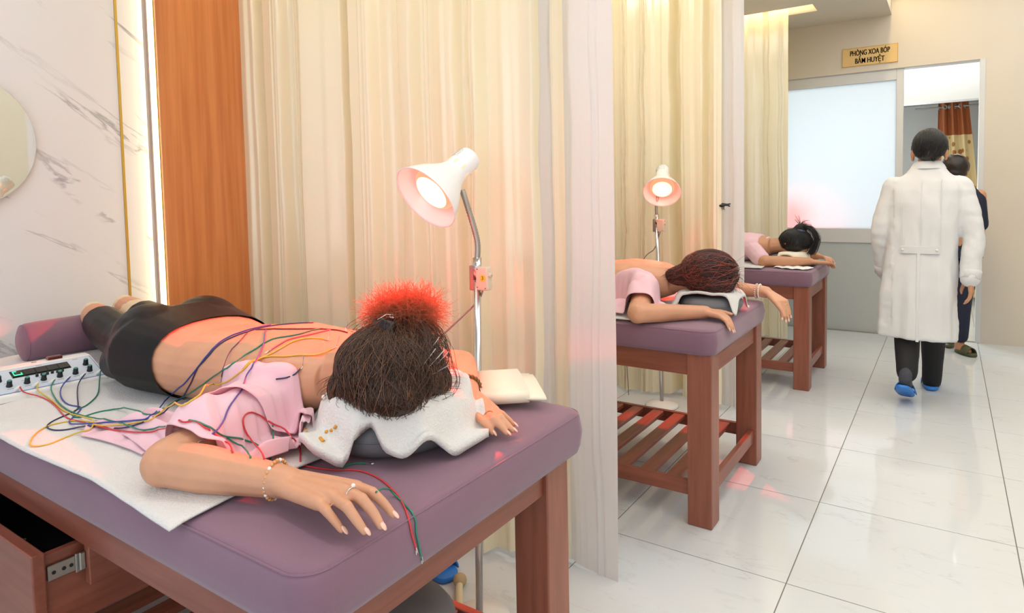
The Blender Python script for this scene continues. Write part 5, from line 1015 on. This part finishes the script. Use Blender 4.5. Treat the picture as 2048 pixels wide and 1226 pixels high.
    'purple': ('purple', 'purple lead crossing from the back over the pink shirt to a needle clip', [(-0.956,-1.298,1.025),(-0.92,-1.327,1.022),(-0.885,-1.35,1.014),(-0.867,-1.369,1.006),(-0.853,-1.386,0.997),(-0.819,-1.418,0.989),(-0.812,-1.431,0.979),(-0.823,-1.441,0.966),(-0.787,-1.466,0.963),(-0.755,-1.492,0.958),(-0.741,-1.514,0.953),(-0.735,-1.532,0.943),(-0.73,-1.542,0.933),(-0.725,-1.55,0.925),(-0.722,-1.553,0.92),(-0.713,-1.571,0.907),(-0.697,-1.593,0.906),(-0.725,-1.585,0.892),(-0.725,-1.601,0.893)]),
    'dark2': ('maroon', 'dark red lead running straight along the spine toward the hair', [(-1.002,-1.295,1.021),(-0.98,-1.294,1.023),(-0.949,-1.293,1.026),(-0.922,-1.287,1.028),(-0.908,-1.277,1.028),(-0.893,-1.267,1.028),(-0.88,-1.259,1.027),(-0.868,-1.251,1.027),(-0.854,-1.235,1.026),(-0.839,-1.221,1.024),(-0.823,-1.206,1.021),(-0.811,-1.191,1.018),(-0.787,-1.189,1.014)]),
    'dark3': ('navy', 'short dark lead clipped to the needle on the near shoulder', [(-0.755,-1.415,0.96),(-0.738,-1.399,0.957),(-0.732,-1.382,0.965),(-0.738,-1.364,0.973)]),
    'pink': ('pinkred', 'pinkish red lead on the shoulder blade near the frizzy hair', [(-0.836,-1.374,1.002),(-0.833,-1.363,1.007),(-0.833,-1.348,1.012),(-0.836,-1.324,1.018),(-0.832,-1.31,1.02),(-0.824,-1.293,1.022),(-0.822,-1.276,1.022),(-0.82,-1.257,1.022),(-0.82,-1.24,1.022),(-0.826,-1.208,1.022)]),
}
LC = {'red': 'c8383a', 'green': '1f7f66', 'blue': '33449a', 'navy': '2c2f55', 'yellow': 'd9b53a', 'purple': '5a4a92', 'maroon': '5c2330', 'pinkred': 'd4606a'}
LM = {k: mat(k + '_lead', v, .45) for k, v in LC.items()}
T_all = bvh(mat1, sheet, body1, leg1, shirt, tw, *[c for c in W1.children if c.name.startswith(('shirt_tail', 'shirt_flap'))])
WR = {}
JN = {'red1': 0, 'yellow1': 1, 'green1': 2, 'blue1': 3, 'blue2': 4, 'green2': 5}
for k, (col, lab, pts) in LEADS.items():
    P_ = [V(p) for p in pts]
    if k in JN: P_ = [JK[JN[k]] - V((0, 0, .001))] + [p for p in P_ if (p - JK[JN[k]]).length > .012]
    Q = smoothpts(P_, 2)
    def out(p):
        h = T_all.find_nearest(p, .08)
        if h[0] is None: return p
        return h[0] + h[1] * .0019 if (p - h[0]).dot(h[1]) < .0017 else p
    Q = [out(p) for p in Q]
    for _ in range(4):                       # pulled taut over small folds
        R_ = [Q[0]] + [V((b_.x * .6 + (a_.x + c_.x) * .2, b_.y * .6 + (a_.y + c_.y) * .2, max(b_.z, (a_.z + c_.z) / 2))) for a_, b_, c_ in zip(Q, Q[1:], Q[2:])] + [Q[-1]]; Q = [out(p) for p in R_]
    b = B(); tube(b, Q, .0017 if k != 'dark1' else .0012, 6); t = tag(obj('lead_wire', b, LM[col], None, True, Q[0]), lab, 'wire', 'leads of the white device'); WR[k] = (t, Q)
def croc(parent, p, d):
    p = V(p); d = V(d).normalized(); a, b_ = frame(d); b = B(); box(b, (-.002, -.0012, -.007), (.002, .0012, .004), .0005, 1, aim(p, d)); cyl(b, p, p + d * .009 + a * .002, .0012, .0006, 6); cyl(b, p, p + d * .009 - a * .002, .0012, .0006, 6); obj('clip', b, M['silver'], parent)
for k, e in (('green1d', -1), ('green1e', -1), ('red2', -1), ('yellow2', -1), ('yellow1', -1), ('purple', -1), ('dark3', -1), ('pink', 0), ('dark1', -1)):
    t, Q = WR[k]; p = Q[e]; d = (Q[-1] - Q[-3]) if e == -1 else (Q[0] - Q[2]); croc(t, p, d)
def needle(p, d, L_, lab, grp):
    p = V(p); d = V(d).normalized(); t = thing('acupuncture_needle', lab, 'needle', p, grp); b = B(); cyl(b, p - d * .004, p + d * L_, .0006, seg=6); obj('shaft', b, M['silver'], t)
    b = B(); cyl(b, p + d * L_ * .42, p + d * L_, .0012, seg=8); obj('handle', b, M['silver'], t)
RT, UPV = V((.837, .547, 0)), V((-.03, .045, .998))
SN = [((-.451, -1.264, 1.023), (14.6, 20)), ((-.439, -1.291, 1.007), (14, 17.5)), ((-.436, -1.279, .999), (22, 23)), ((-.438, -1.257, .996), (17, 18)), ((-.433, -1.274, .981), (21.6, 11.4))]
for i, (p, (dx, dy)) in enumerate(SN):
    d = RT * dx + UPV * dy + V((.45, -.55, .2)) * 6; p = V(p) + V((.45, -.55, .2)) * .014; needle(p, d, .038 if i != 2 else .045, ['uppermost needle standing in the side of the dark hair', 'needle standing lowest toward the middle of the dark hair', 'longest needle in the cluster in the dark hair', 'needle at the outer edge of the cluster in the dark hair', 'lowest needle in the dark hair, lying flattest'][i], 'acupuncture needles in the scalp')
for p, d, lab in (((-.738, -1.359, .976), (.25, -.1, 1), 'needle with a dark clip on the near shoulder of the woman on the nearest bed'), ((-.765, -1.267, 1.012), (.1, .2, 1), 'needle with a yellow lead beside the neck on the nearest bed'), ((-.720, -1.280, 1.005), (.3, .1, 1), 'needle at the nape close to the dark hair on the nearest bed'), ((-.80, -1.185, 1.013), (0, .3, 1), 'needle on the far shoulder blade on the nearest bed')): needle(p, d, .026, lab, 'acupuncture needles on the back')
# embroidery on the face towel, following its surface
emb = mat('orange_thread', 'd99a35', .7, bump=.3, bscale=400); T_tw = bvh(tw)
def stitch(pts, r):
    Q = []
    for p in pts:
        h = T_tw.find_nearest(V(p)); n_ = h[1]; c_ = V(cam.location) - h[0]; n_ = n_ if n_.dot(c_) > 0 else -n_; Q.append(h[0] + n_ * .0008)
    b = B(); tube(b, Q, r, 6, k=3); obj('embroidery', b, emb, towel1, True)
for a, c in (((-.590, -1.421, .876), (-.585, -1.424, .881)), ((-.574, -1.428, .886), (-.570, -1.430, .889)), ((-.563, -1.434, .893), (-.556, -1.433, .899))): stitch([a, c], .0034)
stitch([(-.660, -1.418, .868), (-.656, -1.420, .873)], .0038); stitch([(-.580, -1.446, .870), (-.573, -1.447, .873), (-.568, -1.447, .869)], .004); stitch([(-.578, -1.447, .863), (-.570, -1.448, .862)], .003)
stitch([(-.640, -1.43, .862), (-.632, -1.436, .872), (-.620, -1.442, .876), (-.610, -1.446, .874)], .0026); stitch([(-.640, -1.43, .860), (-.632, -1.438, .855), (-.622, -1.444, .856), (-.610, -1.446, .868)], .0026)
